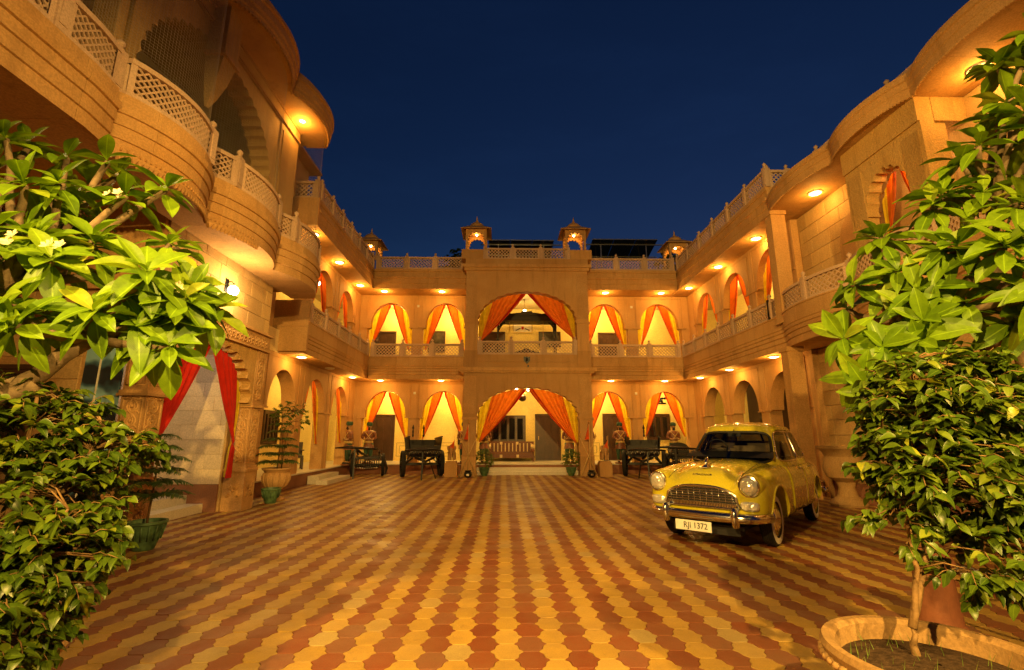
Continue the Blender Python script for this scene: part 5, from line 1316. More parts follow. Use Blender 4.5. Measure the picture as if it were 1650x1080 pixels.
def araucaria(loc, label, tiers, h0, h1, reach, seed, limit=0):
    t = thing('araucaria_plant', label, 'plant', loc); r = random.Random(seed); LV = Leaves(NT, 'needle_leaf'); st = MB(); off = Vector(loc)
    st.tube([(0, 0, 0), (.02, .01, h1 * .5), (0, 0, h1)], [.016, .012, .004], 6); fr = MB()
    for k in range(tiers):
        z = lerp(h0, h1, k / (tiers - 1)); R_ = reach * (1 - .55 * k / (tiers - 1)) * r.uniform(.85, 1.1); nb = 6
        for b_ in range(nb):
            a = 2 * pi * b_ / nb + k * .5 + r.uniform(-.2, .2); pts = [Vector((R_ * q * cos(a), R_ * q * sin(a), z + .07 * sin(q * 2.6) * R_ / .4 - .06 * q * q)) for q in (0, .25, .5, .75, 1)]
            fr.tube(pts, [.006, .005, .004, .003, .002], 4)
            m_ = int(R_ / .012)
            for j in range(3, m_):
                u = j / m_ * 4; i = min(int(u), 3); p = pts[i].lerp(pts[i + 1], u - i); d = (pts[i + 1] - pts[i]).normalized(); sd = d.cross(Vector((0, 0, 1))).normalized()
                for s_ in (-1, 1):
                    L = .055 + .075 * sin(pi * min(1, j / m_ + .1)) * R_ / .4
                    LV.add(frame(off + p, (d * .6 + sd * s_ * .9 + Vector((0, 0, r.uniform(-.35, .15)))), (0, 0, 1), L))
    st.build('stem', 'young_bark', t, smooth=True); fr.build('branches', 'needle_leaf', t, kind='stuff', fix=False); LV.build(t, 0, 'needle', 'needles'); return t
p = at_z(230, 886); green_pot(tuple(p), 'ribbed green glazed pot in front of the carved portico pillar', 1.12)
araucaria((p.x, p.y, .34), 'small potted araucaria with tiered fronds by the carved portico pillar', 6, .35, 1.2, .62, 4)
p = at_z(435, 811); green_pot(tuple(p), 'small green glazed pot at the foot of the urn between pillar and verandah')
q = p + Vector((-.12, .45, 0))
URN = [(.20, 0), (.22, .03), (.20, .06), (.11, .12), (.09, .2), (.12, .26), (.24, .34), (.30, .46), (.31, .58), (.27, .66), (.29, .70), (.34, .74), (.34, .77), (.28, .77), (.26, .70)]
t = bowl('stone_urn', 'fluted stone urn holding the tall araucaria between pillar and verandah', tuple(q), URN, 'sandstone', 28); MB().lathe([(.27, .72), (.01, .73)], n=16, cap=False).build('soil', 'soil', t)
fl = MB()
for k in range(14): a = 2 * pi * k / 14; fl.tube([(r_ * cos(a), r_ * sin(a), z) for r_, z in ((.13, .27), (.25, .36), (.31, .48), (.315, .58), (.28, .655))], .018, 5)
fl.build('fluting', 'sandstone', t, smooth=True, kind='stuff')
araucaria((q.x, q.y, .72), 'tall araucaria with layered fronds in the fluted urn', 7, .15, 1.3, .60, 9)
shrub('climbing_shrub', 'loose small leaved bush above the araucaria by the verandah pier', (q.x, q.y + .25, .0), [((q.x, q.y + .25, .0), (q.x + .15, q.y + .35, 2.4), .014), ((q.x, q.y + .25, .3), (q.x - .2, q.y + .4, 2.2), .012)], [((q.x + .1, q.y + .3, 2.05), (.42, .3, .42), 1)], 60, .07, 60, seed=5, nper=(5, 7))
for sd, px in ((-1, 781), (1, 924)):
    p = at_z(px, 765); p.y = 19.35; p.x = CX + sd * 1.72
    w = 'nearer' if sd > 0 else 'farther from'
    green_pot(tuple(p), 'green glazed pot on the porch step end %s the yellow car' % w, .95)
    shrub('potted_bush', 'airy pale green bush in the porch pot %s the yellow car' % w, (p.x, p.y, .28), [((p.x, p.y, .28), (p.x + .1, p.y, .9), .01), ((p.x, p.y, .28), (p.x - .12, p.y, .85), .01)], [((p.x, p.y - .05, .68), (.34, .28, .34), 1)], 110, .06, 0, seed=20 + sd, mat='bright_leaf', nper=(6, 9), drop=.1)
# dark tree tops behind the roofs seen through the kiosk
# ================================================================ things in the courtyard and verandahs
mat_plain('statue_brown', (.20, .07, .035), .45, 0, .5, .35, 14, obj=True); mat_plain('statue_green', (.03, .08, .05), .5, 0, .4, .3, 12, obj=True)
mat_plain('statue_gold', (.55, .38, .12), .45, 0, .5, .2, 18, obj=True); mat_plain('statue_skin', (.42, .24, .12), .5, 0, .4, .1, obj=True); mat_plain('statue_black', (.012, .01, .01), .5, obj=True)
mat_plain('bamboo', (.55, .36, .13), .45, 0, .5, .2, 30); mat_cloth('flag_cloth', (.85, .13, .02), .4); mat_plain('bench_brown', (.16, .06, .03), .5, 0, .4, .3, 20); mat_plain('bench_cream', (.72, .55, .28), .6)
mat_plain('panel_cell', (.006, .008, .014), .12, 0, .6, .3, 30); mat_plain('steel', (.35, .35, .36), .35, .8); mat_plain('gilt', (.55, .36, .10), .35, .6); mat_plain('paper', (.72, .62, .42), .6)
mat_plain('terracotta', (.22, .08, .04), .7, 0, .3, .2, 8, .3, 40)

# ---- painted guard statue: one continuous body grown from a skeleton
def skin_body(name, joints, bones, mat, parent, root=0):
    me = bpy.data.meshes.new(name); me.from_pydata([j[:3] for j in joints], bones, []); o = mesh_obj(name, me, None, parent)
    md = o.modifiers.new('k', 'SKIN'); md.use_smooth_shade = True
    for i, j in enumerate(joints): me.skin_vertices[0].data[i].radius = (j[3], j[4] if len(j) > 4 else j[3])
    me.skin_vertices[0].data[root].use_root = True
    s_ = o.modifiers.new('s', 'SUBSURF'); s_.levels = 1; s_.render_levels = 1
    apply_mods(o); o.data.materials.clear(); o.data.materials.append(M[mat]); smooth_mesh(o.data); return o
def make_guard():
    t = thing('guard_statue', 'x', 'statue', (0, 0, 0), 0, 'painted guard statues')
    J = [(0, 0, .84, .14, .11), (0, .0, 1.0, .125, .10), (0, -.01, 1.18, .17, .115), (0, 0, 1.30, .13, .09), (0, 0, 1.36, .052), (0, -.012, 1.44, .07, .075), (0, -.012, 1.53, .082, .095), (0, -.005, 1.60, .06, .07)]
    B = [(0, 1), (1, 2), (2, 3), (3, 4), (4, 5), (5, 6), (6, 7)]
    for sd in (-1, 1):
        k = len(J); J += [(sd * .20, 0, 1.29, .062), (sd * .27, .03, 1.06, .045), (sd * .14, -.17, .98, .034), (sd * .06, -.20, 1.02, .026)]; B += [(3, k), (k, k + 1), (k + 1, k + 2), (k + 2, k + 3)]
        for f in range(4):
            q = len(J); J += [(sd * (.03 - .0), -.215, 1.045 - f * .017, .0085), (-sd * (.015 + .006 * (1.5 - abs(f - 1.5))), -.215, 1.05 - f * .017, .007)]; B += [(k + 3, q), (q, q + 1)]
        q = len(J); J += [(sd * .05, -.20, 1.075, .009), (sd * .02, -.215, 1.085, .007)]; B += [(k + 3, q), (q, q + 1)]
        k = len(J); J += [(sd * .09, 0, .78, .088), (sd * .10, -.01, .48, .06), (sd * .10, .0, .14, .04), (sd * .10, -.03, .09, .045), (sd * .105, -.14, .075, .035)]; B += [(0, k), (k, k + 1), (k + 1, k + 2), (k + 2, k + 3), (k + 3, k + 4)]
    skin_body('figure', J, B, 'statue_skin', t)
    MB().grid([[(w * cos(a), d * sin(a) - .005, z) for a in [2 * pi * k / 20 for k in range(20)]] for z, w, d in ((.88, .17, .13), (1.0, .15, .12), (1.15, .19, .135), (1.27, .19, .12), (1.325, .12, .085))], True).build('jacket', 'statue_brown', t, smooth=True)
    for sd in (-1, 1): MB().tube([(sd * .185, 0, 1.29), (sd * .24, .015, 1.17), (sd * .272, .03, 1.06), (sd * .20, -.08, 1.02)], [.078, .064, .056, .048], 10).build('sleeve', 'statue_brown', t, smooth=True)
    for sd in (-1, 1): MB().tube([(sd * .085, 0, .84), (sd * .10, -.005, .62), (sd * .10, -.008, .40), (sd * .10, 0, .16)], [.115, .10, .078, .05], 12).build('trouser', 'statue_green', t, smooth=True)
    MB().grid([[(w * cos(a), w * .78 * sin(a), z) for a in [2 * pi * k / 20 for k in range(20)]] for z, w in ((.60, .235), (.72, .21), (.86, .175), (.90, .16))], True).build('skirt', 'statue_brown', t, smooth=True)
    MB().lathe([(.172, .85), (.18, .87), (.18, .91), (.168, .93)], n=20, cap=False).build('sash', 'statue_gold', t, smooth=True)
    MB().tube([(-.14, -.11, 1.28), (0, -.145, 1.12), (.13, -.12, .95)], .014, 6).tube([(.14, -.11, 1.28), (0, -.148, 1.12), (-.13, -.12, .95)], .014, 6).build('cross_belt', 'statue_gold', t, smooth=True)
    tb = MB()
    for z, r_ in ((1.575, .105), (1.61, .115), (1.645, .112), (1.675, .09)): tb.tube([(r_ * .9 * cos(a), r_ * sin(a) - .01, z + .012 * sin(2 * a)) for a in [2 * pi * k / 18 for k in range(18)]], .026, 7, closed=True)
    tb.ball((0, -.01, 1.66), (.085, .09, .055), 12, 6); tbo = tb.build('turban', 'statue_green', t, smooth=True)
    MB().tube([(.118 * .93 * cos(a), .118 * sin(a) - .01, 1.627) for a in [2 * pi * k / 18 for k in range(18)]], .010, 6, closed=True).build('turban_band', 'statue_gold', tbo, smooth=True)
    fc = MB(); 
    MB().ball((0, -.085, 1.425), (.058, .05, .055), 10, 7).build('beard', 'statue_black', t, smooth=True)
    MB().tube([(-.07, -.085, 1.495), (-.03, -.115, 1.478), (0, -.12, 1.482), (.03, -.115, 1.478), (.07, -.085, 1.495)], [.006, .011, .009, .011, .006], 6).build('moustache', 'statue_black', t, smooth=True)
    MB().ball((0, -.115, 1.512), (.014, .02, .024), 8, 6).build('nose', 'statue_skin', t, smooth=True)
    for sd in (-1, 1):
        MB().ball((sd * .034, -.098, 1.537), (.014, .01, .008), 8, 5).build('eye', 'statue_black', t, smooth=True)
        MB().ball((sd * .085, 0, 1.515), (.012, .022, .032), 8, 6).build('ear', 'statue_skin', t, smooth=True)
        MB().grid([[(sd * .103 + w * cos(a), -.07 + .11 * w / .05 * sin(a), z) for a in [2 * pi * k / 12 for k in range(12)]] for z, w in ((.06, .052), (.09, .05), (.115, .035))], True, True).build('shoe', 'statue_black', t, smooth=True)
    MB().lathe([(.26, 0), (.26, .035), (.24, .045), (.24, .06), (.01, .06)], n=20).build('base', 'statue_brown', t, smooth=30)
    return t
gproto = make_guard()
G_ = [(-6.15, 19.45, .40, -.9, 'painted guard statue with green turban at the verandah corner above the steps'),
      (-5.62, 20.42, .40, .1, 'painted guard statue behind the low slatted cart'),
      (-1.62, 20.42, .40, -.1, 'painted guard statue beside the flat topped cart and porch column'),
      (-.78, 20.5, .40, .25, 'painted guard statue half hidden by the porch curtain next to the bench'),
      (2.83, 20.5, .40, -.2, 'painted guard statue beside the porch door under the curtain'),
      (3.62, 20.42, .40, .2, 'painted guard statue behind the porch column on the yellow car side'),
      (4.98, 20.42, .40, .05, 'painted guard statue looking out over the large black cart nearest the car'),
      (7.28, 20.42, .40, .1, 'painted guard statue under the black wall plaque beside the shuttered window')]
for k, (x, y, z, rz, lb) in enumerate(G_):
    o = gproto if k == 0 else copy_tree(gproto)
    o['label'] = lb; place(o, (x, y, z), rz, 1.0 if k else 1.0)

# ---- carts
def spoked(parent, c, r, w=.10):
    t = MB().lathe([(r - .07, -w / 2), (r - .015, -w / 2), (r, -w / 3), (r, w / 3), (r - .015, w / 2), (r - .07, w / 2)], c, 32, axis=0, cap=False)
    t.grid([[(c[0] + q, c[1] + (r - .07) * cos(a), c[2] + (r - .07) * sin(a)) for a in [2 * pi * k / 32 for k in range(32)]] for q in (-w / 2, w / 2)], True)
    wh = t.build('wheel', 'rubber', parent, smooth=40)
    sp = MB()
    for k in range(12):
        a = 2 * pi * k / 12; sp.bar((c[0], c[1], c[2]), (c[0], c[1] + (r - .06) * cos(a), c[2] + (r - .06) * sin(a)), .045, .035, up=(1, 0, 0))
    sp.build('spokes', 'cart_wood', wh, kind='stuff'); MB().lathe([(.05, -.11), (.085, -.07), (.085, .07), (.05, .11)], c, 14, axis=0).build('hub', 'cart_wood', wh, smooth=30)
def big_cart(label, loc, rz, mirror=1):
    t = thing('ornate_cart', label, 'cart', loc, rz, 'old black carts'); m_ = mirror
    for sd in (-1, 1): spoked(t, (sd * .74, 0, .49), .49, .15)
    MB().bar((-.78, 0, .47), (.78, 0, .47), .09).build('axle', 'black_iron', t)
    MB().box(-.52, .52, -.62, .62, .74, .80).build('tray_floor', 'cart_wood', t)
    for sd in (-1, 1):
        sp = MB(); sp.grid([[(sd * .52, -.66, .78), (sd * .52, .66, .78)], [(sd * .60, -.80, 1.50), (sd * .60, .78, 1.42)]]).grid([[(sd * .55, -.66, .78), (sd * .55, .66, .78)], [(sd * .63, -.80, 1.50), (sd * .63, .78, 1.42)]])
        so = sp.build('side_panel', 'cart_wood', t)
        MB().bar((sd * .615, -.82, 1.51), (sd * .615, .80, 1.43), .06, .05).build('side_rail', 'cart_wood', so)
        for q in range(4): y = lerp(-.6, .6, q / 3); MB().bar((sd * .56, y, .80), (sd * .64, y * 1.15, 1.47), .04, .03).build('side_rib', 'cart_wood', so)
        st = MB()
        for q in range(26): y = PR.uniform(-.6, .6); u = PR.random(); st.ball((sd * (.555 + .08 * u) , y, .80 + .66 * u), .012, 6, 4)
        st.build('brass_studs', 'mirror_bit', so, kind='stuff')
        pz = MB(); pz.lathe([(.028, 0), (.04, .06), (.025, .1), (.035, .2), (.02, .28), (.045, .33), (.03, .38), (.008, .46)], (sd * .20 - .28 * m_, -.70, 1.50), 10); pz.build('carved_post', 'cart_wood', t, smooth=True)
        MB().bar((sd * .45, -.6, .72), (sd * .72, .05, .40), .05).bar((sd * .45, .6, .72), (sd * .72, .05, .40), .05).build('strut', 'black_iron', t)
    fp = MB().box(-.56, .56, -.74, -.70, .80, 1.18).build('front_panel', 'cart_wood', t)
    st = MB()
    for q in range(22): st.box(-.6 + q * .056, -.58 + q * .056, -.752, -.7405, .86 + .05 * (q % 3), .93 + .05 * (q % 3))
    st.build('carved_studs', 'mirror_bit', fp, kind='stuff')
    MB().box(-.60, .60, .70, .74, .80, 1.38).build('back_panel', 'cart_wood', t)
    MB().tube([(0, .3, .70), (0, -.8, .72), (-.15 * m_, -1.3, .84), (-.22 * m_, -1.7, 1.02)], [.06, .055, .05, .045], 10).build('pole', 'cart_wood', t, smooth=True)
    MB().tube([(-.36, -.68, .74), (0, -.92, .60), (.36, -.68, .74)], .05, 8).build('front_bow', 'cart_wood', t, smooth=True)
    y_ = MB().tube([(-.85 * m_, -1.62, 1.02), (-.5 * m_, -1.66, 1.06), (-.2 * m_, -1.68, 1.06), (.15 * m_, -1.66, 1.06), (.45 * m_, -1.62, 1.02)], [.03, .045, .05, .045, .03], 8).build('yoke', 'cart_wood', t, smooth=True)
    MB().bar((-.22 * m_, -1.68, 1.0), (-.24 * m_, -1.72, 0), .045).build('prop', 'black_iron', t)
    for sx_ in (-.28, .24): MB().bar((sx_ * .4 + .05, -.95, .62), (sx_ + .12, -1.15, 0), .032).build('prop', 'black_iron', t)
    return t
big_cart('large black ornate cart with flared tray and two carved posts between the rear arches', (-3.15, 19.15, 0), .30)
big_cart('large black ornate cart with flared tray standing between porch and yellow car', (5.55, 19.0, 0), -.34, -1)
def low_cart(label, loc, rz, hood=False):
    t = thing('slatted_cart', label, 'cart', loc, rz, 'old black carts')
    for sd in (-1, 1): spoked(t, (sd * .58, 0, .43), .43, .11)
    MB().bar((-.66, 0, .43), (.66, 0, .43), .08).build('axle', 'black_iron', t)
    fr = MB()
    for sd in (-1, 1): fr.bar((sd * .46, .7, .74), (sd * .40, -.8, .66), .07)
    for y in (-.75, -.3, .2, .65): fr.bar((-.45, y, .69), (.45, y, .72), .06)
    fr.build('frame', 'cart_wood', t, kind='stuff')
    for k in range(11): x = lerp(-.40, .40, k / 10); MB().tube([(x, -.80, .66), (x * 1.06, -.86, .54), (x, -.78, .40)], .018, 6).build('slat', 'cart_wood', t, smooth=True)
    MB().tube([(-.42, -.78, .40), (0, -.84, .38), (.42, -.78, .40)], .028, 8).build('lower_rail', 'cart_wood', t, smooth=True)
    for k in range(9): x = lerp(-.34, .34, k / 8); MB().box(x - .012, x + .012, -.82, -.80, .34, .37).build('bead', 'mirror_bit', t)
    MB().tube([(-.05, .6, .72), (-.25, -.5, .90), (-.45, -1.25, 1.08)], [.06, .05, .04], 8).build('pole', 'cart_wood', t, smooth=True)
    MB().tube([(-1.15, -1.2, 1.10), (-.75, -1.25, 1.13), (-.35, -1.25, 1.10), (.35, -1.2, 1.06)], [.025, .05, .05, .03], 8).build('yoke', 'cart_wood', t, smooth=True)
    MB().bar((-.45, -1.25, 1.08), (-.47, -1.3, 0), .05).build('prop', 'black_iron', t)
    MB().tube([(.45, .0, .80), (.62, -.3, .62), (.72, -.55, .32), (.66, -.66, .12), (.58, -.66, .10)], [.05, .06, .05, .035, .02], 8).build('curved_horn', 'cart_wood', t, smooth=True)
    MB().tube([(-.5, -.6, .98), (-.58, -.9, .86), (-.68, -1.02, .62)], [.05, .045, .03], 8).build('hanging_collar', 'black_iron', t, smooth=True)
    if hood:
        MB().prism([(-.42, .72), (.42, .72), (.42, 1.02)] + [(.42 * cos(a), 1.02 + .26 * sin(a)) for a in [pi * k / 10 for k in range(1, 10)]] + [(-.42, 1.02)], 1, .40, .45).build('seat_back', 'cart_wood', t)
        MB().box(-.44, .44, -.45, .399, .76, .84).build('seat', 'cart_wood', t)
        for k in range(9): MB().box(-.38 + k * .09, -.34 + k * .09, .38, .3995, .98, 1.03).build('bead', 'mirror_bit', t)
        for sd in (-1, 1): MB().tube([(sd * .46, .42, 1.0), (sd * .48, .0, .98), (sd * .48, -.35, .95), (sd * .48, -.40, .76)], .022, 6).build('armrest', 'black_iron', t, smooth=True)
    else:
        for sd in (-1, 1): MB().bar((sd * .40, .65, .80), (sd * .42, -.55, .98), .06).build('rail', 'cart_wood', t)
    return t
low_cart('low black slatted cart with long yoke bar beside the verandah corner', (-5.3, 19.3, 0), .25)
low_cart('low black carriage with round seat back behind the yellow car bonnet', (7.15, 19.35, 0), -.15, True)

# ---- crossed spears, pennants and iron pots at the porch columns
for sd in (-1, 1):
    x = CX + sd * 2.33; w = 'nearer' if sd > 0 else 'farther from'
    for k, (a, b) in enumerate((((-.34, 0), (.32, 1.55)), ((.34, 0), (-.32, 1.55)))):
        sp = tag(MB().tube([(0, 0, 0), ((b[0] - a[0]), .14, 1.5)], .017, 8).build('bamboo_spear', 'bamboo', smooth=True), 'bamboo spear leaning %s the porch, crossed on the column %s the yellow car' % ('towards' if (k == 0) == (sd < 0) else 'away from', w), 'spear', 'crossed spears on the porch columns')
        sp.location = (x + a[0], 18.72 + .035 * k, 0)
        MB().lathe([(.018, 1.48), (.03, 1.53), (.004, 1.66)], (b[0] - a[0], .142, 0), 8).build('spear_tip', 'brass', sp)
    t = thing('pennant_pole', 'upright pole with orange pennant on the porch column %s the yellow car' % w, 'flag pole', (x + .02, 18.60, 0), 0, 'pennant poles at the porch')
    MB().tube([(0, 0, .02), (0, 0, 2.0)], .016, 8).build('pole', 'bamboo', t, smooth=True)
    MB().lathe([(.02, 2.0), (.035, 2.04), (.003, 2.16)], n=8).build('tip', 'brass', t)
    MB().grid([[(-.015 - .17 * (1 - abs(v)) * u * 1.0, .02 * sin(6 * u), 1.95 - .55 * u - (.0 if True else 0) + .22 * v * (1 - u)) for v in (-1, -.5, 0, .5, 1)] for u in (0, .25, .5, .75, 1)]).build('pennant', 'flag_cloth', t, smooth=True, fix=False)
    t = thing('iron_pot', 'small round black iron pot at the foot of the column %s the yellow car' % w, 'pot', (x + .03, 18.45, 0), 0, 'iron pots at the porch')
    MB().lathe([(.05, 0), (.12, .04), (.155, .11), (.14, .19), (.10, .225), (.125, .25), (.125, .265), (.10, .26), (.09, .22)], n=18, cap=False).build('pot_body', 'black_iron', t, smooth=40)
    MB().box(-.05, .05, -.158, -.15, .08, .15).build('pot_badge', 'mirror_bit', t)
    # carved animal on its pedestal
    x = CX + sd * 2.98
    t = thing('stone_animal', 'carved sandstone elephant figure on a block beside the porch column %s the yellow car' % w, 'statue', (x, 18.95, 0), 0, 'stone animals beside the porch')
    MB().box(-.24, .24, -.24, .24, 0, .52).box(-.20, .20, -.20, .20, .5205, .58).build('pedestal', 'sandstone', t)
    J = [(0, .12, .86, .15, .16), (0, -.02, .98, .14, .15), (0, -.12, 1.12, .11, .12), (0, -.20, 1.04, .07), (0, -.24, .86, .045), (0, -.23, .70, .032), (0, -.26, .62, .028)]; B = [(0, 1), (1, 2), (2, 3), (3, 4), (4, 5), (5, 6)]
    for q in (-1, 1):
        k = len(J); J += [(q * .09, -.08, .80, .062), (q * .10, -.12, .61, .052)]; B += [(1, k), (k, k + 1)]
        k = len(J); J += [(q * .10, .14, .76, .075), (q * .11, .10, .61, .06)]; B += [(0, k), (k, k + 1)]
    bd = skin_body('figure', J, B, 'sandstone', t)
    for q in (-1, 1): MB().ball((q * .13, -.07, 1.08), (.05, .03, .10), 10, 7).build('ear', 'sandstone', t, smooth=True)
    MB().tube([(.10, -.22, .58), (.12, -.2, 1.55)], .010, 6).build('flag_stick', 'bamboo', t)
    MB().grid([[(.12 - .20 * (1 - abs(v)) * u, -.2 + .02 * sin(5 * u), 1.40 - .34 * u + .16 * v * (1 - u)) for v in (-1, 0, 1)] for u in (0, .3, .6, 1)]).build('pennant', 'flag_cloth', t, fix=False)

# ---- bench on the porch
t = thing('porch_bench', 'low brown bench with pale bolsters and striped back under the porch window', 'bench', (.38, 22.35, .40))
MB().box(-1.08, 1.08, -.32, .40, .16, .24).build('seat_frame', 'bench_brown', t)
MB().box(-1.0, 1.0, -.30, .30, .2405, .40).build('seat_cushion', 'bench_brown', t)
MB().box(-1.08, 1.08, .34, .40, .2405, .88).build('backrest', 'bench_brown', t)
for k in range(12): x = lerp(-.95, .95, k / 11); MB().box(x - .022, x + .022, .32, .3395, .42, .80).build('back_slat', 'bench_cream', t)
for x in (-.45, .30): MB().box(x - .06, x + .06, .3, .3195, .74, .86).box(x - .06, x + .06, -.345, -.3205, .16, .30).build('cream_patch', 'bench_cream', t)
for sd in (-1, 1):
    for zz in (.48, .66): MB().lathe([(.02, -.34), (.085, -.32), (.095, 0), (.085, .30), (.02, .32)], (sd * 1.0, 0, zz), 14, axis=1).build('bolster', 'bench_cream' if zz > .6 else 'bench_brown', t, smooth=True)
for x in (-1.02, 1.02):
    for y in (-.28, .36): MB().box(x - .04, x + .04, y - .04, y + .04, 0, .1595).build('leg', 'bench_brown', t)
# ---- carved swing on the porch balcony
t = thing('carved_swing', 'dark carved swing seat with heavy fringed canopy on the porch balcony', 'swing', (CX + .08, 21.35, 4.5))
for sd in (-1, 1):
    for y in (-.35, .35):
        MB().lathe([(.06, 0), (.06, .15), (.035, .2), (.05, .5), (.03, .8), (.05, 1.2), (.035, 1.6), (.06, 2.0), (.06, 2.2)], (sd * 1.32, y, 0), 12).build('post', 'cart_wood', t, smooth=40)
    MB().tube([(sd * 1.28, -.36, 1.75), (sd * 1.18, -.36, 1.98), (sd * 1.0, -.36, 2.12)], [.03, .06, .03], 8).build('bracket', 'cart_wood', t, smooth=True)
    MB().tube([(sd * .78, 0, 2.2), (sd * .78, 0, .5)], .012, 6).build('chain', 'brass', t)
    MB().prism([(-.30, .42), (.30, .42), (.30, .62), (.15, .72), (0, .95), (-.15, .72), (-.30, .62)], 0, sd * .80 - .03, sd * .80 + .03).build('seat_side', 'cart_wood', t)
MB().box(-1.42, 1.42, -.45, .45, 2.2005, 2.42).build('canopy', 'cart_wood', t)
MB().box(-1.46, 1.46, -.49, .49, 2.4205, 2.47).build('canopy_lip', 'cart_wood', t)
A = [(-1.4, 2.471)] + [(lerp(-1.4, 1.4, k / 40), 2.50 + .05 * abs(sin(k * pi / 10)) + (.10 if abs(k - 20) < 4 else 0) + (.04 if k % 16 == 4 else 0)) for k in range(41)] + [(1.4, 2.471)]
MB().prism(A, 1, -.47, -.43).build('crest', 'cart_wood', t)
fg = MB()
for k in range(46): x = -1.38 + k * .06; fg.add([(x, -.452, 2.2), (x + .055, -.452, 2.2), (x + .027, -.452, 2.11), (x, -.44, 2.2), (x + .055, -.44, 2.2), (x + .027, -.44, 2.11)], [(0, 1, 2), (3, 5, 4), (0, 2, 5, 3), (1, 4, 5, 2), (0, 3, 4, 1)])
fg.build('fringe', 'cart_wood', t, kind='stuff')
MB().box(-.77, .77, -.30, .30, .40, .48).build('seat', 'cart_wood', t); MB().prism([(-.77, .4805), (.77, .4805), (.77, .80), (.3, .92), (0, 1.04), (-.3, .92), (-.77, .80)], 1, .27, .31).build('seat_back', 'cart_wood', t)
# ---- pictures
def picture(x0, x1, y0, y1, label, Y=22.895, col='paper', inner=None, art=None):
    a, b = at_y(x0, y1, Y), at_y(x1, y0, Y); w, h = (b.x - a.x) / 2, (b.z - a.z) / 2
    t = thing('framed_picture', label, 'picture', ((a.x + b.x) / 2, Y, (a.z + b.z) / 2)); f = MB(); q = .05
    f.box(-w, w, -.04, 0, -h, -h + q).box(-w, w, -.04, 0, h - q, h).box(-w, -w + q, -.04, 0, -h + q, h - q).box(w - q, w, -.04, 0, -h + q, h - q); f.build('picture_frame', 'gilt' if col == 'paper' else 'dark_wood', t)
    MB().box(-w + q, w - q, -.02, -.005, -h + q, h - q).build('picture_sheet', col, t)
    if art: art(t, w - q, h - q)
    return t
def crest(t, w, h):
    MB().prism([(-.06, .08), (.06, .08), (.06, -.02), (0, -.09), (-.06, -.02)], 1, -.028, -.0205).build('shield', 'cloth_red', t)
    for sd in (-1, 1): MB().bar((sd * .12, -.024, -.02), (sd * (w - .1), -.024, -h + .08), .05, .006, up=(0, 1, 0)).build('branch_mark', 'dark_wood', t)
picture(826, 858, 521, 537, 'framed white picture with red shield crest behind the swing', art=crest)
mat_plain('painting_dark', (.07, .06, .04), .3, 0, .5, .8, 3.0); 
picture(868, 903, 535, 560, 'large dark painting beside the swing on the porch balcony', col='painting_dark')
picture(689, 718, 534, 568, 'dark framed painting of foliage behind the upper arch next to the porch', col='painting_dark')
t = thing('wall_plaque', 'black carved relief plaque high on the wall under the outer arch near the car', 'plaque', at_y(1066, 646, 22.89))
pq = MB()
for k in range(9): pq.ball((PR.uniform(-.15, .15), -.02, PR.uniform(-.06, .12)), (.06, .03, .06), 8, 6)
pq.box(-.19, .19, -.04, 0, -.15, -.09); pq.build('relief', 'black_iron', t, smooth=True)
# shield mask on the porch band
p = at_y(849, 580, 18.97); t = thing('shield_mask', 'black shield shaped mask hung below the porch balcony rail', 'mask', (p.x, 18.96, p.z))
MB().prism([(-.13, .13), (-.05, .10), (0, .14), (.05, .10), (.13, .13), (.12, -.05), (0, -.17), (-.12, -.05)], 1, -.05, 0).build('shield', 'black_iron', t)
MB().ball((0, -.06, .0), (.05, .03, .08), 10, 7).build('face', 'black_iron', t, smooth=True); MB().tube([(0, 0, .14), (0, .01, .26)], .006, 5).build('hook', 'cloth_red', t)
p = at_y(851, 594, 18.85); t = thing('spot_camera', 'small dark camera on the ledge of the porch below the mask', 'camera', (p.x, 18.83, 4.241)); MB().box(-.03, .03, -.09, .05, .02, .08).build('camera_body', 'black_iron', t); MB().box(-.02, .02, -.02, .02, 0, .0195).build('bracket', 'black_iron', t)
# hanging stag lamp above the porch door
t = thing('antler_lamp', 'round wicker lamp with glowing bulbs hung in the porch vault', 'lamp', (CX - .12, 21.3, 3.86))
MB().tube([(0, 0, 0), (0, 0, -.45)], .012, 6).build('stem', 'brass', t); MB().ball((0, 0, -.66), (.17, .17, .16), 16, 10).build('basket', 'dark_wood', t, smooth=True)
for sd in (-1, 1):
    MB().tube([(0, 0, -.42), (sd * .15, 0, -.46), (sd * .26, 0, -.36)], .016, 6).build('arm', 'brass', t, smooth=True); MB().ball((sd * .26, 0, -.29), .06, 12, 8).build('bulb', 'room_glow', t, smooth=True)
light('lamp_light', 'POINT', (0, -.1, -.22), 70, ROOM, t, .1)
# small white junction boxes on the piers
for k, (c, z) in enumerate(((-3.82, 3.35), (5.82, 3.35), (-3.82, 7.25), (5.82, 7.25))):
    b_ = tag(MB().box(-.05, .05, -.03, 0, -.05, .05).build('junction_box', 'lamp_rim'), 'small white box on the %s pier %s the porch' % ('ground floor' if z < 5 else 'upper', 'farther from the car beside' if c < 0 else 'nearer the car beside'), 'box', 'boxes on the piers'); b_.location = (c, 20.598, z)
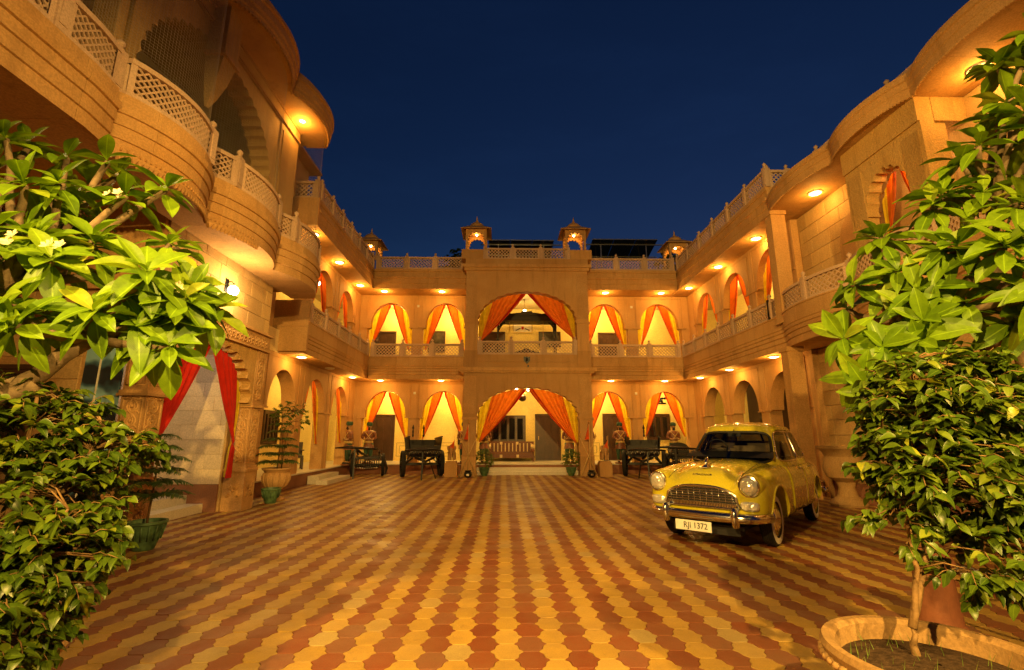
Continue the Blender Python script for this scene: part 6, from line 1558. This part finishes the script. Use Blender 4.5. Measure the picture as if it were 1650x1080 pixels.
# ---- solar panels on the roof
def solar(x0, x1, Y, z0, z1, label):
    t = thing('solar_panel', label, 'solar panel', ((x0 + x1) / 2, Y, 8.2)); W = (x1 - x0) / 2; D = .95; h0, h1 = z0 - 8.2, z1 - 8.2
    n_ = 3
    for k in range(n_):
        a, b = lerp(-W, W, k / n_) + .01, lerp(-W, W, (k + 1) / n_) - .01
        m = MB().add([(a, -D, h0), (b, -D, h0), (b, D, h1), (a, D, h1), (a, -D, h0 + .035), (b, -D, h0 + .035), (b, D, h1 + .035), (a, D, h1 + .035)], [(0, 1, 2, 3), (4, 5, 6, 7), (0, 1, 5, 4), (1, 2, 6, 5), (2, 3, 7, 6), (3, 0, 4, 7)]).build('module', 'panel_cell', t)
        MB().bar((a, -D - .01, h0 + .02), (b, -D - .01, h0 + .02), .02, .045).bar((a, D + .01, h1 + .02), (b, D + .01, h1 + .02), .02, .045).build('module_frame', 'steel', m)
    for y, h in ((-D * .6, lerp(h0, h1, .2)), (D * .6, lerp(h0, h1, .8))):
        MB().bar((-W - .4, y, h - .03), (W + .4, y, h - .03), .05).build('rail', 'steel', t)
        for x in (-W * .7, W * .7): MB().bar((x, y, 0), (x, y, h - .055), .05).build('post', 'steel', t)
solar(-.75, 2.55, 23.2, 11.16, 10.95, 'dark solar panel table on the roof between the two porch kiosks')
solar(4.45, 7.75, 23.0, 11.16, 10.80, 'dark solar panel table on the roof between porch kiosk and corner kiosk')
# ---- right side: urn, bollards, chain
t = bowl('stone_urn', 'large weathered stone urn on a foot against the wall beside the yellow car', (7.82, 11.05, 0), [(.36, 0), (.38, .05), (.34, .10), (.20, .22), (.16, .40), (.20, .52), (.36, .62), (.42, .78), (.40, .95), (.36, 1.08), (.40, 1.18), (.50, 1.26), (.51, 1.31), (.43, 1.31), (.38, 1.18)], 'weathered_stone', 32)
MB().lathe([(.40, 1.2), (.01, 1.21)], n=16, cap=False).build('soil', 'soil', t)
def bollard(loc, label):
    t = thing('bollard', label, 'bollard', loc); MB().lathe([(.19, 0), (.19, .04), (.15, .08), (.13, .45), (.14, .50), (.16, .53), (.14, .58), (.08, .64), (.01, .66)], n=18).build('shaft', 'terracotta', t, smooth=35)
    MB().tube([(.02 * cos(a) + .16, .0, .50 + .03 * sin(a)) for a in [2 * pi * k / 10 for k in range(10)]], .007, 5, closed=True).build('ring', 'steel', t, smooth=True)
b1, b2, b3 = Vector((3.55, 4.15, 0)), Vector((4.15, 2.3, 0)), Vector((6.3, 4.6, 0))
bollard(tuple(b1), 'terracotta bollard behind the stone bowl with the shrub'); bollard(tuple(b2), 'terracotta bollard beside the chain end towards the gate'); bollard(tuple(b3), 'terracotta bollard standing at the wall end of the chain')
def chain(p0, p1, sag, label):
    t = MB(); p0, p1 = Vector(p0), Vector(p1); L = (p1 - p0).length; n_ = int(L * 1.05 / .042)
    def P(u): return p0.lerp(p1, u) - Vector((0, 0, sag * 4 * u * (1 - u)))
    for k in range(n_):
        a, b = P(k / n_), P((k + 1) / n_); d = (b - a).normalized(); s = d.cross(Vector((0, 0, 1))).normalized(); u_ = s if k % 2 else s.cross(d); c = (a + b) / 2
        t.tube([c + d * .031 * cos(q) + u_ * .016 * sin(q) for q in [2 * pi * j / 8 for j in range(8)]], .0052, 5, closed=True)
    tag(t.build('barrier_chain', 'steel', smooth=True, fix=False), label, 'chain')
chain(b1 + Vector((.05, -.15, .5)), b2 + Vector((0, .15, .5)), .10, 'steel chain hanging from the bollard behind the bowl towards the gate')
chain(b1 + Vector((.15, .03, .5)), b3 + Vector((-.15, 0, .5)), .16, 'steel chain hanging from the bollard behind the bowl to the wall')
# ---- chair inside the verandah, hanging sign
t = thing('cane_chair', 'dark armchair inside the verandah beside the steps', 'chair', (-7.35, 17.3, .40), .5)
MB().box(-.28, .28, -.26, .26, .38, .46).build('seat', 'dark_wood', t); MB().box(-.28, .28, .22, .27, .4605, .92).build('backrest', 'dark_wood', t)
for x in (-.26, .26):
    for y in (-.24, .24): MB().box(x - .025, x + .025, y - .025, y + .025, 0, .3795).build('leg', 'dark_wood', t)
    MB().box(x - .03, x + .03, -.26, .2195, .62, .66).build('armrest', 'dark_wood', t)
# ---- trees beyond the roofs
for loc, lb, seed in (((-2.4, 33, 0), 'dark tree crown showing behind the porch kiosk and solar panels', 31), ((13.2, 31, 0), 'dark tree crown showing behind the corner kiosk on the car side', 33)):
    x, y, z = loc
    shrub('distant_tree', lb, loc, [(loc, (x, y, 9.5), .25), ((x, y, 8), (x + 1.5, y, 13), .14), ((x, y, 8), (x - 1.4, y, 12.6), .14)], [((x, y, 12.6), (2.3, 1.8, 2.0), 1), ((x + 1.2, y, 13.2), (1.4, 1.2, 1.2), .5)], 260, .42, 0, cat='tree', seed=seed, stem_mat='bark', nper=(6, 8))
